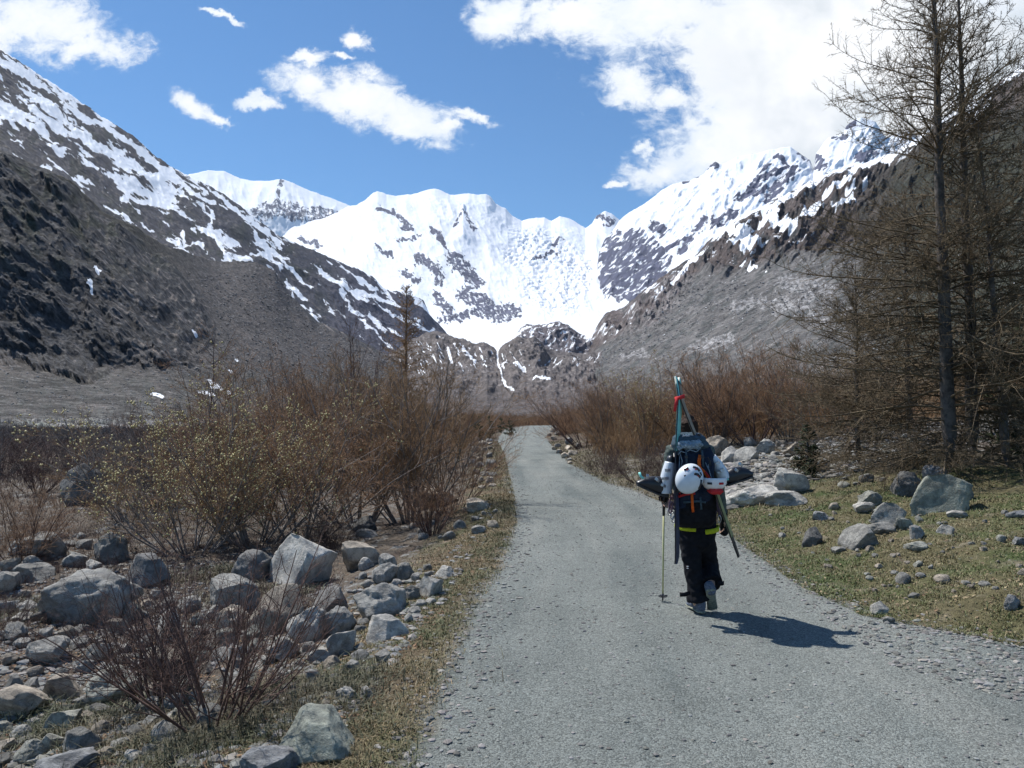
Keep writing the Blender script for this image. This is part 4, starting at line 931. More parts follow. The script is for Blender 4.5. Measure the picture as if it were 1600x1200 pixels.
def shrub(key, px, pyb, hpx, label, mats=(B_GREY, B_RED), wide=1.0, group=None, cat='shrub', name='bare_shrub', rz=None, Y=None, g=RNG):
    P = hit(px, pyb) if Y is None else None
    if P is None:
        x = (px - 800) / FPX * Y; P = np.array([x, Y, float(gz(x, Y))])
    h = hpx * P[1] / FPX; s = h / 2.0
    ms, mt, mc = get_shrub(key)
    def md(me, m):
        k = (me.name, m.name)
        if k not in SHMAT: c = me.copy() if me.materials else me; c.materials.clear(); c.materials.append(m); SHMAT[k] = c
        return SHMAT[k]
    e = empty(name, (P[0], P[1], float(gz(P[0], P[1])) - 0.02), R_(g.uniform(0, 360)) if rz is None else R_(rz))
    e.scale = (s * wide, s * wide, s)
    tag(e, label, cat, group)
    for nm, me, m in (('stems', ms, mats[0]), ('twigs', mt, mats[1])) + ((('catkins', mc, B_CAT),) if mc else ()):
        o = bpy.data.objects.new(nm, md(me, m)); COL.objects.link(o); o.parent = e
    return e
# --- left side
shrub('upr', 335, 1128, 262, 'red-stemmed upright shrub in front of the stony bed, closest shrub to the camera', (B_STEM, B_STEM), 1.25, rz=10)
shrub('upr2', 240, 1100, 190, 'thin dark stems left of the closest red-stemmed shrub', (B_DARK, B_DARK), 1.1)
shrub('catk', 300, 862, 215, 'wide bush dotted with yellow catkins left of centre', (B_GREY, B_OCH), 1.25, rz=40)
shrub('catk', 395, 850, 240, 'bush with fewer yellow catkins behind the white peaked boulder', (B_GREY, B_RED), 1.1, rz=200)
shrub('bushB', 470, 845, 215, 'grey-twigged sprawling bush right of the catkin bushes', (B_GREY, B_RED), 1.2, rz=95)
shrub('bushA', 560, 820, 250, 'tall ochre-twigged bush in the middle of the left thicket', (B_GREY, B_OCH), 1.15, rz=10)
shrub('bushC', 640, 815, 240, 'brown bush with pale curved stems beside the path thicket', (B_GREY, B_OCH), 1.2, rz=120)
shrub('bushB', 705, 800, 150, 'dark red bush that ends the left thicket at the path', (B_DARK, B_RED), 0.85, rz=300)
shrub('upr2', 674, 836, 92, 'small fan-shaped bush of upright stems in dry litter by the verge', (B_DARK, B_RED), 1.2, rz=50)
shrub('bushA', 720, 745, 95, 'reddish bush by the left stone row of the far path', (B_GREY, B_RED), 0.9)
shrub('low', 520, 858, 60, 'low leafless heath clump between the peaked boulder and the cream boulder', (B_DARK, B_HEATH), 1.0, name='heath_shrub')
shrub('low', 470, 950, 42, 'dark low heath growing over the pale boulders', (B_DARK, B_HEATH), 1.1, name='heath_shrub')
shrub('tall', 563, 760, 262, 'sparse dark sapling with two bare stems above the thicket', (B_DARK, B_DARK), 0.8, rz=20, cat='sapling', name='sapling')
shrub('tall', 328, 760, 225, 'thin sapling sticking up behind the catkin bush', (B_DARK, B_RED), 1.0, rz=80, cat='sapling', name='sapling')
shrub('bushC', 500, 760, 195, 'dark reddish bush behind the ochre bush', (B_GREY, B_RED), 1.1)
shrub('bushA', 440, 750, 175, 'reddish bush rising behind the catkin bushes', (B_DARK, B_RED), 1.1)
shrub('bushC', 610, 740, 150, 'ochre bush at the foot of the small larch', (B_GREY, B_OCH), 1.2)
shrub('bushB', 200, 815, 145, 'grey bush right of the big dark boulder on the plain', (B_GREY, B_GREY), 1.1, rz=30)
shrub('bushC', 250, 790, 150, 'grey-brown bush between the dark boulder and the catkin bush', (B_GREY, B_DARK), 1.1, rz=77)
shrub('bushB', 35, 880, 125, 'brown dense bush at the left edge of the picture', (B_DARK, B_RED), 1.2, rz=200)
shrub('low', -10, 985, 90, 'dark low bush cut by the left edge below the brown one', (B_DARK, B_HEATH), 0.9)
shrub('bushA', 60, 770, 90, 'dark brush left of the big dark boulder', (B_DARK, B_DARK), 1.3)
shrub('bushA', 0, 745, 75, 'grey brush at the far left of the plain', (B_GREY, B_DARK), 1.5)
shrub('bushC', 160, 750, 70, 'grey brush behind the big dark boulder', (B_GREY, B_GREY), 1.5)
shrub('bushB', 255, 735, 80, 'grey brush on the plain left of the thin sapling', (B_GREY, B_RED), 1.3)
shrub('bushA', 370, 735, 110, 'brownish brush on the plain right of the thin sapling', (B_GREY, B_RED), 1.2)
# --- right side
shrub('bushA', 915, 700, 95, 'reddish bush where the path meets the right thicket', (B_DARK, B_RED), 1.2, rz=5)
shrub('bushC', 955, 705, 118, 'brown bush second from the left in the right thicket', (B_GREY, B_RED), 1.1, rz=60)
shrub('gold', 1012, 705, 130, 'bush with golden tips left of the skis', (B_GREY, B_OCH), 1.05, rz=100)
shrub('bushB', 1075, 700, 122, 'dark reddish bush directly behind the skis', (B_DARK, B_RED), 1.0, rz=180)
shrub('bushC', 1120, 698, 150, 'tall purple-stemmed bush right of the skis', (B_GREY, B_RED), 1.1, rz=240)
shrub('bushA', 1180, 696, 150, 'purple-stemmed bush behind the rubble', (B_DARK, B_RED), 1.1, rz=330)
shrub('bushC', 1232, 690, 150, 'reddish bush just left of the larch branches', (B_GREY, B_RED), 1.0, rz=20)
shrub('bushB', 1290, 690, 140, 'brown bush behind the outer larch branches', (B_GREY, B_OCH), 1.0, rz=75)
shrub('low', 945, 742, 52, 'low purplish heath at the right edge of the path', (B_DARK, B_HEATH), 1.0, name='heath_shrub')
shrub('low', 1000, 752, 62, 'low purplish heath just left of the hiker', (B_DARK, B_HEATH), 1.0, name='heath_shrub')
shrub('low', 1050, 745, 62, 'low purplish heath behind the hiker', (B_DARK, B_HEATH), 1.0, name='heath_shrub')
ORDN = ['first', 'second', 'third', 'fourth', 'fifth', 'sixth', 'seventh', 'eighth', 'ninth', 'tenth', 'eleventh']
for i, (px, py, h) in enumerate([(870, 664, 32), (895, 668, 48), (930, 668, 62), (975, 672, 80), (1040, 672, 88), (1090, 672, 98), (1150, 670, 100), (1210, 668, 100), (1270, 668, 90), (1340, 668, 90), (1400, 668, 80)]):
    shrub(['bushA', 'bushB', 'bushC'][i % 3], px, py + 6, h, ORDN[i] + ' reddish bush from the left in the back row of the right thicket', (B_DARK, B_RED if i % 2 else B_OCH), 1.3, group='back row of the right thicket')
for i, (px, py, h) in enumerate(sorted([(690, 690, 75), (655, 700, 95), (730, 680, 45), (590, 690, 110), (540, 690, 110), (480, 695, 90), (420, 690, 70), (350, 690, 60), (757, 672, 40)])):
    shrub(['bushA', 'bushB', 'bushC'][i % 3], px, py + 6, h, ORDN[i] + ' reddish bush from the left in the back row of the left thicket', (B_DARK, B_RED if i % 2 else B_OCH), 1.3, group='back row of the left thicket')

# --- far brush that reads as one mass
def brush_stuff(name, label, n, pos, h, seed, mat):
    g = np.random.default_rng(seed); P = pos(g, n); n = len(P)
    S = np.stack([P[:, 0], P[:, 1], gz(P[:, 0], P[:, 1]) - 0.05], -1)
    D = np.stack([g.normal(0, 0.45, n), g.normal(0, 0.45, n), np.ones(n)], -1)
    Ln = g.uniform(0.5, 1.15, n) * h(P[:, 0], P[:, 1])
    Pp = grow(S, D, Ln, 5, 0.16, 0.0, g); r = 0.00032 * P[:, 1] * g.uniform(0.5, 1.3, n)
    P1, r1 = sprout(Pp, r, 3, 0.3, 1.0, (0.3, 0.7), (0.3, 0.9), g, 3, 0.15, 0.05, rr=0.8)
    v, q_ = join([tubes(Pp, r, 0.4, 3), tubes(P1, r1, 0.5, 3)])
    o = link(name, new_mesh(name, v, q_), None, mat); tag(o, label, 'brush', None, 'stuff')
def inband(u0, u1, y0, y1):
    def f(g, n):
        y = np.exp(g.uniform(math.log(y0), math.log(y1), n)); u = g.uniform(u0, u1, n); x = u * y
        dl, dr = edges(x, y); k = np.maximum(dl, dr) > 1.2; return np.stack([x, y], -1)[k]
    return f
hf = lambda x, y: 1.1 + 1.5 * np.clip(fbm(x / 9, y / 9, 3, seed=301) + 0.25, 0, 1)
brush_stuff('distant_brush', 'reddish leafless brush across the valley floor at the end of the path', 26000, inband(-0.16, 0.12, 62, 190), lambda x, y: 1.3 * hf(x, y), 41, B_RED)
brush_stuff('plain_brush', 'dull brown scrub covering the plain on the left', 26000, inband(-0.72, -0.12, 24, 100), lambda x, y: 0.45 * hf(x, y) * np.clip(y / 50, 0.5, 1.3), 42, B_HEATH)
brush_stuff('plain_scrub', 'grey-olive scrub in front of the scree on the left', 16000, inband(-0.72, -0.10, 60, 150), lambda x, y: 0.8 * hf(x, y), 43, B_GREY)
brush_stuff('slope_brush', 'brown scrub on the slope right of the path', 24000, inband(0.10, 0.78, 26, 130), lambda x, y: 1.2 * hf(x, y), 44, B_OCH)
brush_stuff('heath_twigs', 'dead heath twigs among the stones on the left', 9000, inband(-0.78, -0.22, 7, 24), lambda x, y: 0.13 * hf(x, y), 45, B_HEATH)

# --- larches
def larch(name, base, H, r0, seed, label, nb=90, reach=2.6, low=0.05, leanx=0.0, mats=(B_LARCH, B_LTWIG), twig=0.0045, dens=1.0, up=1.0, subs=True):
    g = np.random.default_rng(seed)
    e = empty(name, tuple(base)); tag(e, label, 'larch tree')
    K = 26; z = np.linspace(-0.15, H, K)
    T = np.stack([leanx * (z / H) ** 1.2 + 0.05 * fbm(z * 0.5, z * 0, 3, seed=seed), 0.05 * fbm(z * 0.5, z * 0 + 9, 3, seed=seed), z], -1)
    rad = r0 * (1 - z / H * 0.93) ** 0.9; rad[0] *= 1.5; rad[1] *= 1.25
    tr = tubes(T[None], np.array([1.0]), 1, 12)[0].reshape(K, 12, 3)
    tr = T[:, None] + (tr - T[:, None]) * rad[:, None, None]
    ang = np.arange(12) * 2 * np.pi / 12
    tr += (tr - T[:, None]) * (0.16 * fbm(ang[None] * 1.5 + 0 * z[:, None], z[:, None] * 5 + 0 * ang[None], 3, seed=seed))[..., None]
    idx = np.arange(K * 12).reshape(K, 12); nx = np.roll(idx, -1, 1)
    Q = np.stack([idx[:-1], nx[:-1], nx[1:], idx[1:]], -1).reshape(-1, 4)
    link('trunk', new_mesh('trunk', tr.reshape(-1, 3), Q), e, mats[0])
    t = low + (1 - low - 0.02) * g.random(nb) ** 1.15; t.sort()
    zi = t * H; S = np.stack([np.interp(zi, z, T[:, 0]), np.interp(zi, z, T[:, 1]), zi], -1)
    a = g.uniform(0, 2 * np.pi, nb)
    el = 0.02 + 0.95 * t * up + g.normal(0, 0.12, nb)
    D = np.stack([np.cos(a) * np.cos(el), np.sin(a) * np.cos(el), np.sin(el)], -1)
    Ln = reach * 1.15 * (1 - t) ** 0.7 * g.uniform(0.55, 1.12, nb) * np.where(t < 0.1, 0.75, 1.0) + 0.15
    r = np.minimum(0.011 * (Ln / 2) + 0.005, np.interp(zi, z, rad) * 0.6)
    bend = np.zeros((nb, 10, 3)); bend[:, :, 2] = np.linspace(-0.15, 0.24, 10)[None]
    P0 = grow(S, D, Ln, 11, 0.045, 0.0, g, bend)
    V = [tubes(P0, r, 0.2, 4)]
    P1, r1 = sprout(P0, r, int(11 * dens), 0.12, 1.0, (0.18, 0.42), (0.5, 1.2), g, 6, 0.10, 0.05, lenfade=0.55, rr=0.5)
    V.append(tubes(P1, np.maximum(r1, twig * 0.7), 0.4, 3))
    link('branches', new_mesh('branches', *join(V)), e, mats[1])
    tw = []
    if subs:
        P2, r2 = sprout(P1, r1, int(4 * dens), 0.1, 1.0, (0.3, 0.7), (0.4, 1.2), g, 4, 0.12, 0.03, rr=0.6); tw.append(tubes(P2, np.maximum(r2, twig * 0.45), 0.6, 3))
    # short spurs: knobbly outline of a leafless larch
    sp, sr = sprout(P1, r1, int(9 * dens), 0.02, 1.0, (0.03, 0.06), (1.0, 1.6), g, 2, 0.0, 0.0, lenfade=0); tw.append(tubes(sp, np.maximum(sr, twig * 0.8), 0.9, 3))
    sp, sr = sprout(P0, r, 22, 0.05, 1.0, (0.012, 0.03), (1.0, 1.6), g, 2, 0.0, 0.0, lenfade=0); tw.append(tubes(sp, np.full(len(sp), twig), 0.9, 3))
    link('twigs', new_mesh('twigs', *join(tw)), e, mats[1])
    return e
b1 = hit(1480, 748); b2 = hit(1517, 745)
def onx(px, Y): x = (px - 800) / FPX * Y; return np.array([x, Y, float(gz(x, Y))])
kY = b1[1]; print('larch at', b1, b2)
larch('larch_tree', onx(1482, 13.6), 10.6, 0.130, 21, 'tall leafless larch at the right, left one of the two thick trunks', 190, 3.3, 0.03, -0.12, twig=0.005, dens=1.7)
larch('larch_tree', onx(1519, 14.2), 9.7, 0.12, 22, 'leafless larch close behind, right one of the two thick trunks', 150, 3.0, 0.05, -0.05, twig=0.005, dens=1.6)
larch('larch_tree', onx(1570, 13.4), 6.3, 0.075, 23, 'slim leaning larch right of the two thick trunks', 90, 2.2, 0.1, -0.35)
larch('larch_tree', onx(1340, 16.5), 4.4, 0.06, 24, 'young bushy larch left of the thick trunks with rusty twigs', 130, 2.4, 0.02, 0.0, dens=1.5)
larch('larch_tree', onx(1660, 14.5), 9.0, 0.13, 25, 'larch mostly outside the right edge whose branches reach into the picture', 110, 3.0, 0.05, twig=0.005)
larch('larch_tree', onx(1420, 21.0), 6.8, 0.09, 26, 'larch further back seen through the branches of the front larches', 110, 3.0, 0.03, 0, (B_LARCH, B_LTWIG), 0.006, dens=1.3)
larch('larch_tree', onx(633, 33.0), 7.9, 0.11, 27, 'small slender larch rising above the left thicket', 170, 1.9, 0.1, 0.05, (B_LARCH, B_OCH), 0.011)

# --- evergreens
def conifer(name, base, H, W, seed, label, cat='conifer', n=1500, group=None):
    g = np.random.default_rng(seed); e = empty(name, tuple(base)); tag(e, label, cat, group)
    z = np.linspace(-0.05, H, 8); T = np.stack([z * 0, z * 0, z], -1)[None]
    link('trunk', new_mesh('trunk', *tubes(T, np.array([0.03 * H ** 0.5]), 0.2, 6)), e, B_LARCH)
    nb = 70; t = g.random(nb) ** 1.1; a = g.uniform(0, 6.28, nb); el = g.uniform(-0.15, 0.6, nb)
    S = np.stack([t * 0, t * 0, t * H * 0.97], -1); D = np.stack([np.cos(a), np.sin(a), np.sin(el)], -1)
    P = grow(S, D, W * (1 - t) ** 0.7 * g.uniform(0.6, 1.1, nb) + 0.04, 5, 0.1, 0.06, g)
    Pn, rn = sprout(P, np.full(nb, 0.01), max(4, n // nb), 0.05, 1.0, (0.12, 0.3), (0.4, 1.2), g, 2, 0.0, 0.1, lenfade=0.2)
    link('foliage', new_mesh('foliage', *tubes(Pn, np.full(len(Pn), 0.022 * H ** 0.4), 0.3, 3)), e, B_NEED)
    return e
conifer('juniper_shrub', hit(1262, 738), 1.05, 0.42, 51, 'green juniper shrub beside the buff boulder', 'juniper')
conifer('juniper_shrub', hit(1265, 748), 0.42, 0.2, 52, 'small green juniper tuft in the rubble', 'juniper', 600)
conifer('spruce_tree', onx(1618, 15.0), 3.0, 1.1, 53, 'dark green spruce at the right edge', 'spruce', 3000)
for i, (px, Y, h, lab) in enumerate([(748, 62, 2.1, 'leftmost dark young spruce by the far path, wide one'), (765, 60, 1.9, 'dark young spruce touching the wide one on its right'), (783, 84, 1.8, 'thin young spruce standing back between the other two'), (796, 72, 1.7, 'rightmost young spruce by the far path, alone')]):
    conifer('young_spruce', onx(px, Y), h, 0.75, 60 + i, lab, 'spruce', 900)

# --- grass
def grass(name, label, n, samp, hh, seed, cols, wmul=1.0):
    g = np.random.default_rng(seed); P = samp(g, n); n = len(P); x, y = P[:, 0], P[:, 1]
    tuft = fbm(x * 2.3, y * 2.3, 3, seed=seed) ; tuft = 0.6 * tuft + 0.5 * fbm(x * 7, y * 7, 3, seed=seed + 9); keep = g.random(n) < np.clip(0.62 + tuft * 1.3, 0.15, 1); x, y, tuft = x[keep], y[keep], tuft[keep]; n = len(x)
    h = hh * g.uniform(0.35, 1.2, n) * (0.7 + 0.9 * np.clip(tuft + 0.3, 0, 1)); w = (0.0011 + 0.00030 * y) * wmul * g.uniform(0.7, 1.3, n)
    a = g.uniform(0, 6.28, n); lean = np.where(g.random(n) < 0.3, g.uniform(1.3, 2.2, n), g.uniform(0.3, 1.3, n)); dx, dy = np.cos(a), np.sin(a)
    b = np.stack([x, y, gz(x, y) - 0.004 + 0.02 * 0], -1); sx, sy = -dy * w, dx * w
    m = b + np.stack([dx * h * lean * 0.3, dy * h * lean * 0.3, h * np.maximum(0.2, 0.66 - 0.18 * lean)], -1); tp = b + np.stack([dx * h * lean * 0.95, dy * h * lean * 0.95, h * np.maximum(0.12, 1.0 - 0.38 * lean)], -1)
    s = np.stack([sx, sy, 0 * sx], -1)
    V = np.stack([b - s, b + s, m + s * 0.8, m - s * 0.8, tp], 1).reshape(-1, 3); o = (np.arange(n) * 5)[:, None]
    Q = np.array([[0, 1, 2, 3]]) + o; T = np.array([[3, 2, 4]]) + o
    me = new_mesh(name, V, Q, T)
    f = np.clip(0.5 + 1.3 * fbm(x * 0.8, y * 0.8, 3, seed=seed + 5) + g.normal(0, 0.28, n), 0, 1)[:, None]
    c = np.array(cols[0]) * (1 - f) + np.array(cols[1]) * f; c = c * g.uniform(0.7, 1.35, (n, 1))
    color_attr(me, np.repeat(np.concatenate([c, np.ones((n, 1))], 1), 5, 0))
    m_, nt, b_ = mat_new(name + '_blades'); at2 = N(nt, 'ShaderNodeAttribute', attribute_name='col'); nt.links.new(at2.outputs['Color'], b_.inputs['Base Color']); b_.inputs['Roughness'].default_value = 0.7
    ob = link(name, me, None, m_); tag(ob, label, 'grass', None, 'stuff')
def s_left(g, n):
    y = 3.0 * np.exp(g.random(n) * 1.75); w = np.interp(y, [3, 6, 12, 17], [0.75, 0.75, 0.55, 0.4]); d = np.abs(g.normal(0, 1, n)) * w + g.normal(0.06, 0.05, n)
    return np.stack([np.interp(y, ELy, ELx) - d, y], -1)
def s_right(g, n):
    y = 5.2 * np.exp(g.random(n) * 1.15); d = 0.02 + g.random(n) ** 1.3 * 6.5; x = np.interp(y, ERy, ERx) + d
    k = (x < 0.78 * y) & (y > 5.35) & ((d < 5.0 + 1.0 * np.sin(y * 2)) ); return np.stack([x, y], -1)[k]
grass('verge_grass', 'dry straw and green grass along the left verge', 90000, s_left, 0.045, 71, [(0.25, 0.18, 0.095), (0.09, 0.105, 0.038)])
grass('bank_grass', 'short green and straw-coloured grass on the right bank', 190000, s_right, 0.042, 72, [(0.22, 0.18, 0.095), (0.085, 0.115, 0.03)])
grass('far_verge_grass', 'dry grass strips beside the far path', 26000, lambda g, n: (lambda y, s: np.stack([np.where(s, np.interp(y, ELy, ELx) - np.abs(g.normal(0, 0.45, n)), np.interp(y, ERy, ERx) + np.abs(g.normal(0, 0.9, n))), y], -1))(12 * np.exp(g.random(n) * 1.5), g.random(n) < 0.4), 0.09, 73, [(0.19, 0.14, 0.075), (0.12, 0.115, 0.045)], 1.0)
def litter(name, label, n, samp, seed, cols, s0, s1):
    g = np.random.default_rng(seed); P = samp(g, n); n = len(P); s = g.uniform(s0, s1, n)
    b = np.stack([P[:, 0], P[:, 1], gz(P[:, 0], P[:, 1]) + g.uniform(0.002, 0.018, n)], -1); a = g.uniform(0, 6.28, n); e = g.uniform(0.25, 0.7, n)
    U = np.stack([np.cos(a), np.sin(a), g.normal(0, 0.35, n)], -1) * s[:, None]; W_ = np.stack([-np.sin(a), np.cos(a), g.normal(0, 0.35, n)], -1) * (s * e)[:, None]
    V = np.stack([b - U, b - W_, b + U, b + W_], 1).reshape(-1, 3); Q = np.arange(n * 4).reshape(n, 4); me = new_mesh(name, V, Q, None, False)
    f = g.random((n, 1)); c = (np.array(cols[0]) * (1 - f) + np.array(cols[1]) * f) * g.uniform(0.6, 1.4, (n, 1)); color_attr(me, np.repeat(np.concatenate([c, np.ones((n, 1))], 1), 4, 0))
    ob = link(name, me, None, M_PEB); tag(ob, label, 'leaf litter', None, 'stuff')
litter('leaf_litter', 'brown dead leaves and bark bits between stones and shrubs on the left', 30000, samp_px([(0, 790), (420, 800), (800, 690), (800, 830), (700, 950), (560, 1140), (500, 1200), (0, 1200)]), 81, [(0.14, 0.075, 0.04), (0.25, 0.16, 0.09)], 0.006, 0.020)
litter('bank_litter', 'straw bits and dead leaves lying in the grass of the right bank', 14000, s_right, 82, [(0.28, 0.22, 0.13), (0.16, 0.10, 0.055)], 0.005, 0.022)
def s_tuft(g, n):
    c = [(330, 1130, .5), (420, 1130, .35), (250, 1160, .45), (480, 1080, .3), (60, 960, .4), (120, 1130, .35), (400, 930, .3), (340, 900, .4)]
    out = []
    for px, py, r in c:
        p = hit(px, py); out.append(np.stack([p[0] + g.normal(0, r, n // 8), p[1] + g.normal(0, r * 0.7, n // 8)], -1))
    return np.concatenate(out)
grass('bed_grass', 'pale tufts of old grass under the shrubs and among the stones on the left', 32000, s_tuft, 0.12, 74, [(0.15, 0.12, 0.07), (0.07, 0.08, 0.035)])
# ================================================================== HIKER
HB = flat(1096, 957); HY = HB[1]; HX = HB[0]; ORG = Vector((HX, HY, 0.0)); print('hiker at', HB)
def W(px, py, dy=0.0):
    """point beside the hiker: photo pixel measured on the figure, dy metres beyond (+) or nearer than (-) its feet"""
    return at(px, py, HY + dy)
PXM = HY / FPX
def loft(C, RX, RY=None, n=14, cap=True, tw=None, up=None):
    """closed tube through points C; RX across, RY in the other direction"""
    C = np.asarray(C, float); K = len(C); RX = np.broadcast_to(np.asarray(RX, float), (K,)); RY = RX if RY is None else np.broadcast_to(np.asarray(RY, float), (K,))
    T = np.gradient(C, axis=0); T = unit(T); ref = np.array([0, 1.0, 0]) if up is None else np.asarray(up, float)
    U = unit(np.cross(T, ref)); Wd = np.cross(U, T); a = np.arange(n) * 2 * np.pi / n
    V = C[:, None] + (U * RX[:, None])[:, None] * np.cos(a)[None, :, None] + (Wd * RY[:, None])[:, None] * np.sin(a)[None, :, None]
    V = V.reshape(-1, 3); F = []
    for k in range(K - 1):
        for i in range(n): j = (i + 1) % n; F.append((k * n + i, k * n + j, (k + 1) * n + j, (k + 1) * n + i))
    if cap: F.append(tuple(range(n))[::-1]); F.append(tuple((K - 1) * n + i for i in range(n)))
    return V, F
def rloft(C, RX, RY=None, n=14, **k):
    """loft with rounded ends"""
    C = np.asarray(C, float); K = len(C); RX = np.array(np.broadcast_to(RX, (K,)), float); RY = RX.copy() if RY is None else np.array(np.broadcast_to(RY, (K,)), float)
    d0 = unit(C[0] - C[1]) * min(RX[0], RY[0]) ; d1 = unit(C[-1] - C[-2]) * min(RX[-1], RY[-1])
    C2 = np.vstack([C[0] + d0 * .9, C[0] + d0 * .6, C, C[-1] + d1 * .6, C[-1] + d1 * .9]); f = lambda R: np.concatenate([[R[0] * .25, R[0] * .75], R, [R[-1] * .75, R[-1] * .25]])
    return loft(C2, f(RX), f(RY), n, **k)
def pymesh(name, parts, smooth=True, org=None):
    me = bpy.data.meshes.new(name); V = []; F = []; off = 0
    for v, f in parts:
        v = np.asarray(v) - np.array(ORG if org is None else org); V += [tuple(x) for x in v]; F += [tuple(i + off for i in q_) for q_ in f]; off += len(v)
    me.from_pydata(V, [], F); me.update()
    bm = bmesh.new(); bm.from_mesh(me); bmesh.ops.recalc_face_normals(bm, faces=bm.faces); bm.to_mesh(me); bm.free()
    me.polygons.foreach_set('use_smooth', [smooth] * len(me.polygons)); return me
def fused(name, parts, mat, parent, voxel=0.008, smooth=6, wr=0.0, wsize=0.06, org=None):
    """overlapping lofts melted into one continuous skin"""
    me = pymesh(name + '_tmp', parts, org=org); o = bpy.data.objects.new(name, me); COL.objects.link(o)
    r = o.modifiers.new('r', 'REMESH'); r.mode = 'VOXEL'; r.voxel_size = voxel
    s = o.modifiers.new('s', 'SMOOTH'); s.iterations = smooth; s.factor = 0.5
    dg = bpy.context.evaluated_depsgraph_get(); m2 = bpy.data.meshes.new_from_object(o.evaluated_get(dg)); m2.name = name
    o.modifiers.clear(); o.data = m2; bpy.data.meshes.remove(me)
    if wr:
        n = len(m2.vertices); co = np.empty(n * 3, np.float32); m2.vertices.foreach_get('co', co); co = co.reshape(-1, 3); no = np.array([v.normal[:] for v in m2.vertices])
        f = np.array([mnoise.noise(Vector((c[0] / wsize, c[1] / wsize, c[2] / wsize * 1.6))) + 0.5 * mnoise.noise(Vector(tuple(c * (2.3 / wsize)))) for c in co])
        m2.vertices.foreach_set('co', (co + no * (f * wr)[:, None]).astype(np.float32).ravel()); m2.update()
    m2.polygons.foreach_set('use_smooth', [True] * len(m2.polygons)); m2.materials.clear(); m2.materials.append(mat); o.parent = parent
    return o
def solid(name, parts, mat, parent, smooth=True, bev=0.0, org=None):
    o = bpy.data.objects.new(name, pymesh(name, parts, smooth, org)); COL.objects.link(o); o.data.materials.append(mat); o.parent = parent
    if bev:
        b = o.modifiers.new('b', 'BEVEL'); b.width = bev; b.segments = 2; b.limit_method = 'ANGLE'
    return o
def strap(C, w, t, side=(1, 0, 0)):
    """flat webbing along C"""
    C = np.asarray(C, float); T = unit(np.gradient(C, axis=0)); S = np.asarray(side, float); S = unit(S - T * (T @ S)[:, None]); Nn = np.cross(T, S); V = []; F = []
    for k in range(len(C)):
        for a, b in ((-1, -1), (1, -1), (1, 1), (-1, 1)): V.append(C[k] + S[k] * a * w / 2 + Nn[k] * b * t / 2)
    for k in range(len(C) - 1):
        for i in range(4): j = (i + 1) % 4; F.append((k * 4 + i, k * 4 + j, k * 4 + 4 + j, k * 4 + 4 + i))
    F.append((3, 2, 1, 0)); e = (len(C) - 1) * 4; F.append((e, e + 1, e + 2, e + 3)); return np.array(V), F
def ellipsoid(c, r, R=None, sub=3):
    bm = bmesh.new(); bmesh.ops.create_icosphere(bm, subdivisions=sub, radius=1); V = np.array([v.co[:] for v in bm.verts]) * np.array(r); F = [tuple(v.index for v in f.verts) for f in bm.faces]; bm.free()
    if R is not None: V = V @ np.array(R).T
    return V + np.array(c), F
K_BLACK = mat_plain('black_softshell', (0.012, 0.012, 0.015), 0.8, 0, 0.3, 30, 0.3, 0.003)
K_SLEEVE = mat_plain('grey_green_fleece', (0.085, 0.105, 0.095), 0.9, 0, 0.2, 60, 0.4, 0.003)
K_NAVY = mat_plain('navy_pack_cloth', (0.016, 0.024, 0.045), 0.75, 0, 0.25, 50, 0.3, 0.003)
K_SLATE = mat_plain('slate_pack_cloth', (0.055, 0.085, 0.11), 0.75, 0, 0.2, 50, 0.35, 0.004)
K_ICE = mat_plain('pale_mesh_cloth', (0.22, 0.28, 0.33), 0.7, 0, 0.35, 70, 0.4, 0.004)
K_WHITE = mat_plain('white_plastic', (0.66, 0.71, 0.76), 0.35, 0, 0.04, 20, 0.05, 0.001)
K_WHITE2 = mat_plain('clean_white_plastic', (0.78, 0.77, 0.78), 0.3, 0, 0.03, 20, 0.05, 0.001)
K_BPL = mat_plain('black_plastic', (0.014, 0.015, 0.020), 0.35, 0, 0.2, 30, 0.1, 0.001)
K_GREYM = mat_plain('brushed_metal', (0.42, 0.43, 0.45), 0.35, 0.9, 0.1, 40, 0.1, 0.001)
K_TEAL = mat_plain('teal_ski_surface', (0.22, 0.66, 0.60), 0.35, 0, 0.12, 12, 0.05, 0.001)
K_WOOD = mat_plain('tan_ski_surface', (0.34, 0.25, 0.17), 0.45, 0, 0.2, 14, 0.05, 0.001)
K_OLIVE = mat_plain('olive_ski_surface', (0.27, 0.27, 0.10), 0.45, 0, 0.2, 14, 0.05, 0.001)
K_BLUEB = mat_plain('dark_blue_ski_surface', (0.05, 0.06, 0.11), 0.4, 0, 0.3, 14, 0.05, 0.001)
K_RED = mat_plain('red_webbing', (0.50, 0.035, 0.04), 0.7, 0, 0.15, 60)
K_ORANGE = mat_plain('orange_webbing', (0.68, 0.12, 0.02), 0.7, 0, 0.15, 60)
K_LIME = mat_plain('lime_webbing', (0.46, 0.52, 0.03), 0.7, 0, 0.12, 60)
K_YEL = mat_plain('pale_yellow_shaft', (0.58, 0.56, 0.27), 0.4, 0, 0.06, 20)
K_SKIN = mat_plain('skin', (0.48, 0.29, 0.21), 0.55, 0, 0.1, 50)
K_HAIR = mat_plain('dark_brown_hair', (0.035, 0.02, 0.014), 0.7, 0, 0.4, 90, 0.7, 0.004)
K_BUFF = mat_plain('wine_red_neck_cloth', (0.14, 0.022, 0.03), 0.9, 0, 0.25, 50, 0.4, 0.003)
K_SHOE = mat_plain('grey_blue_shoe_cloth', (0.12, 0.135, 0.17), 0.8, 0, 0.35, 60, 0.3, 0.003)
K_SOLE = mat_plain('worn_olive_sole', (0.24, 0.245, 0.195), 0.85, 0, 0.3, 60, 0.6, 0.004)
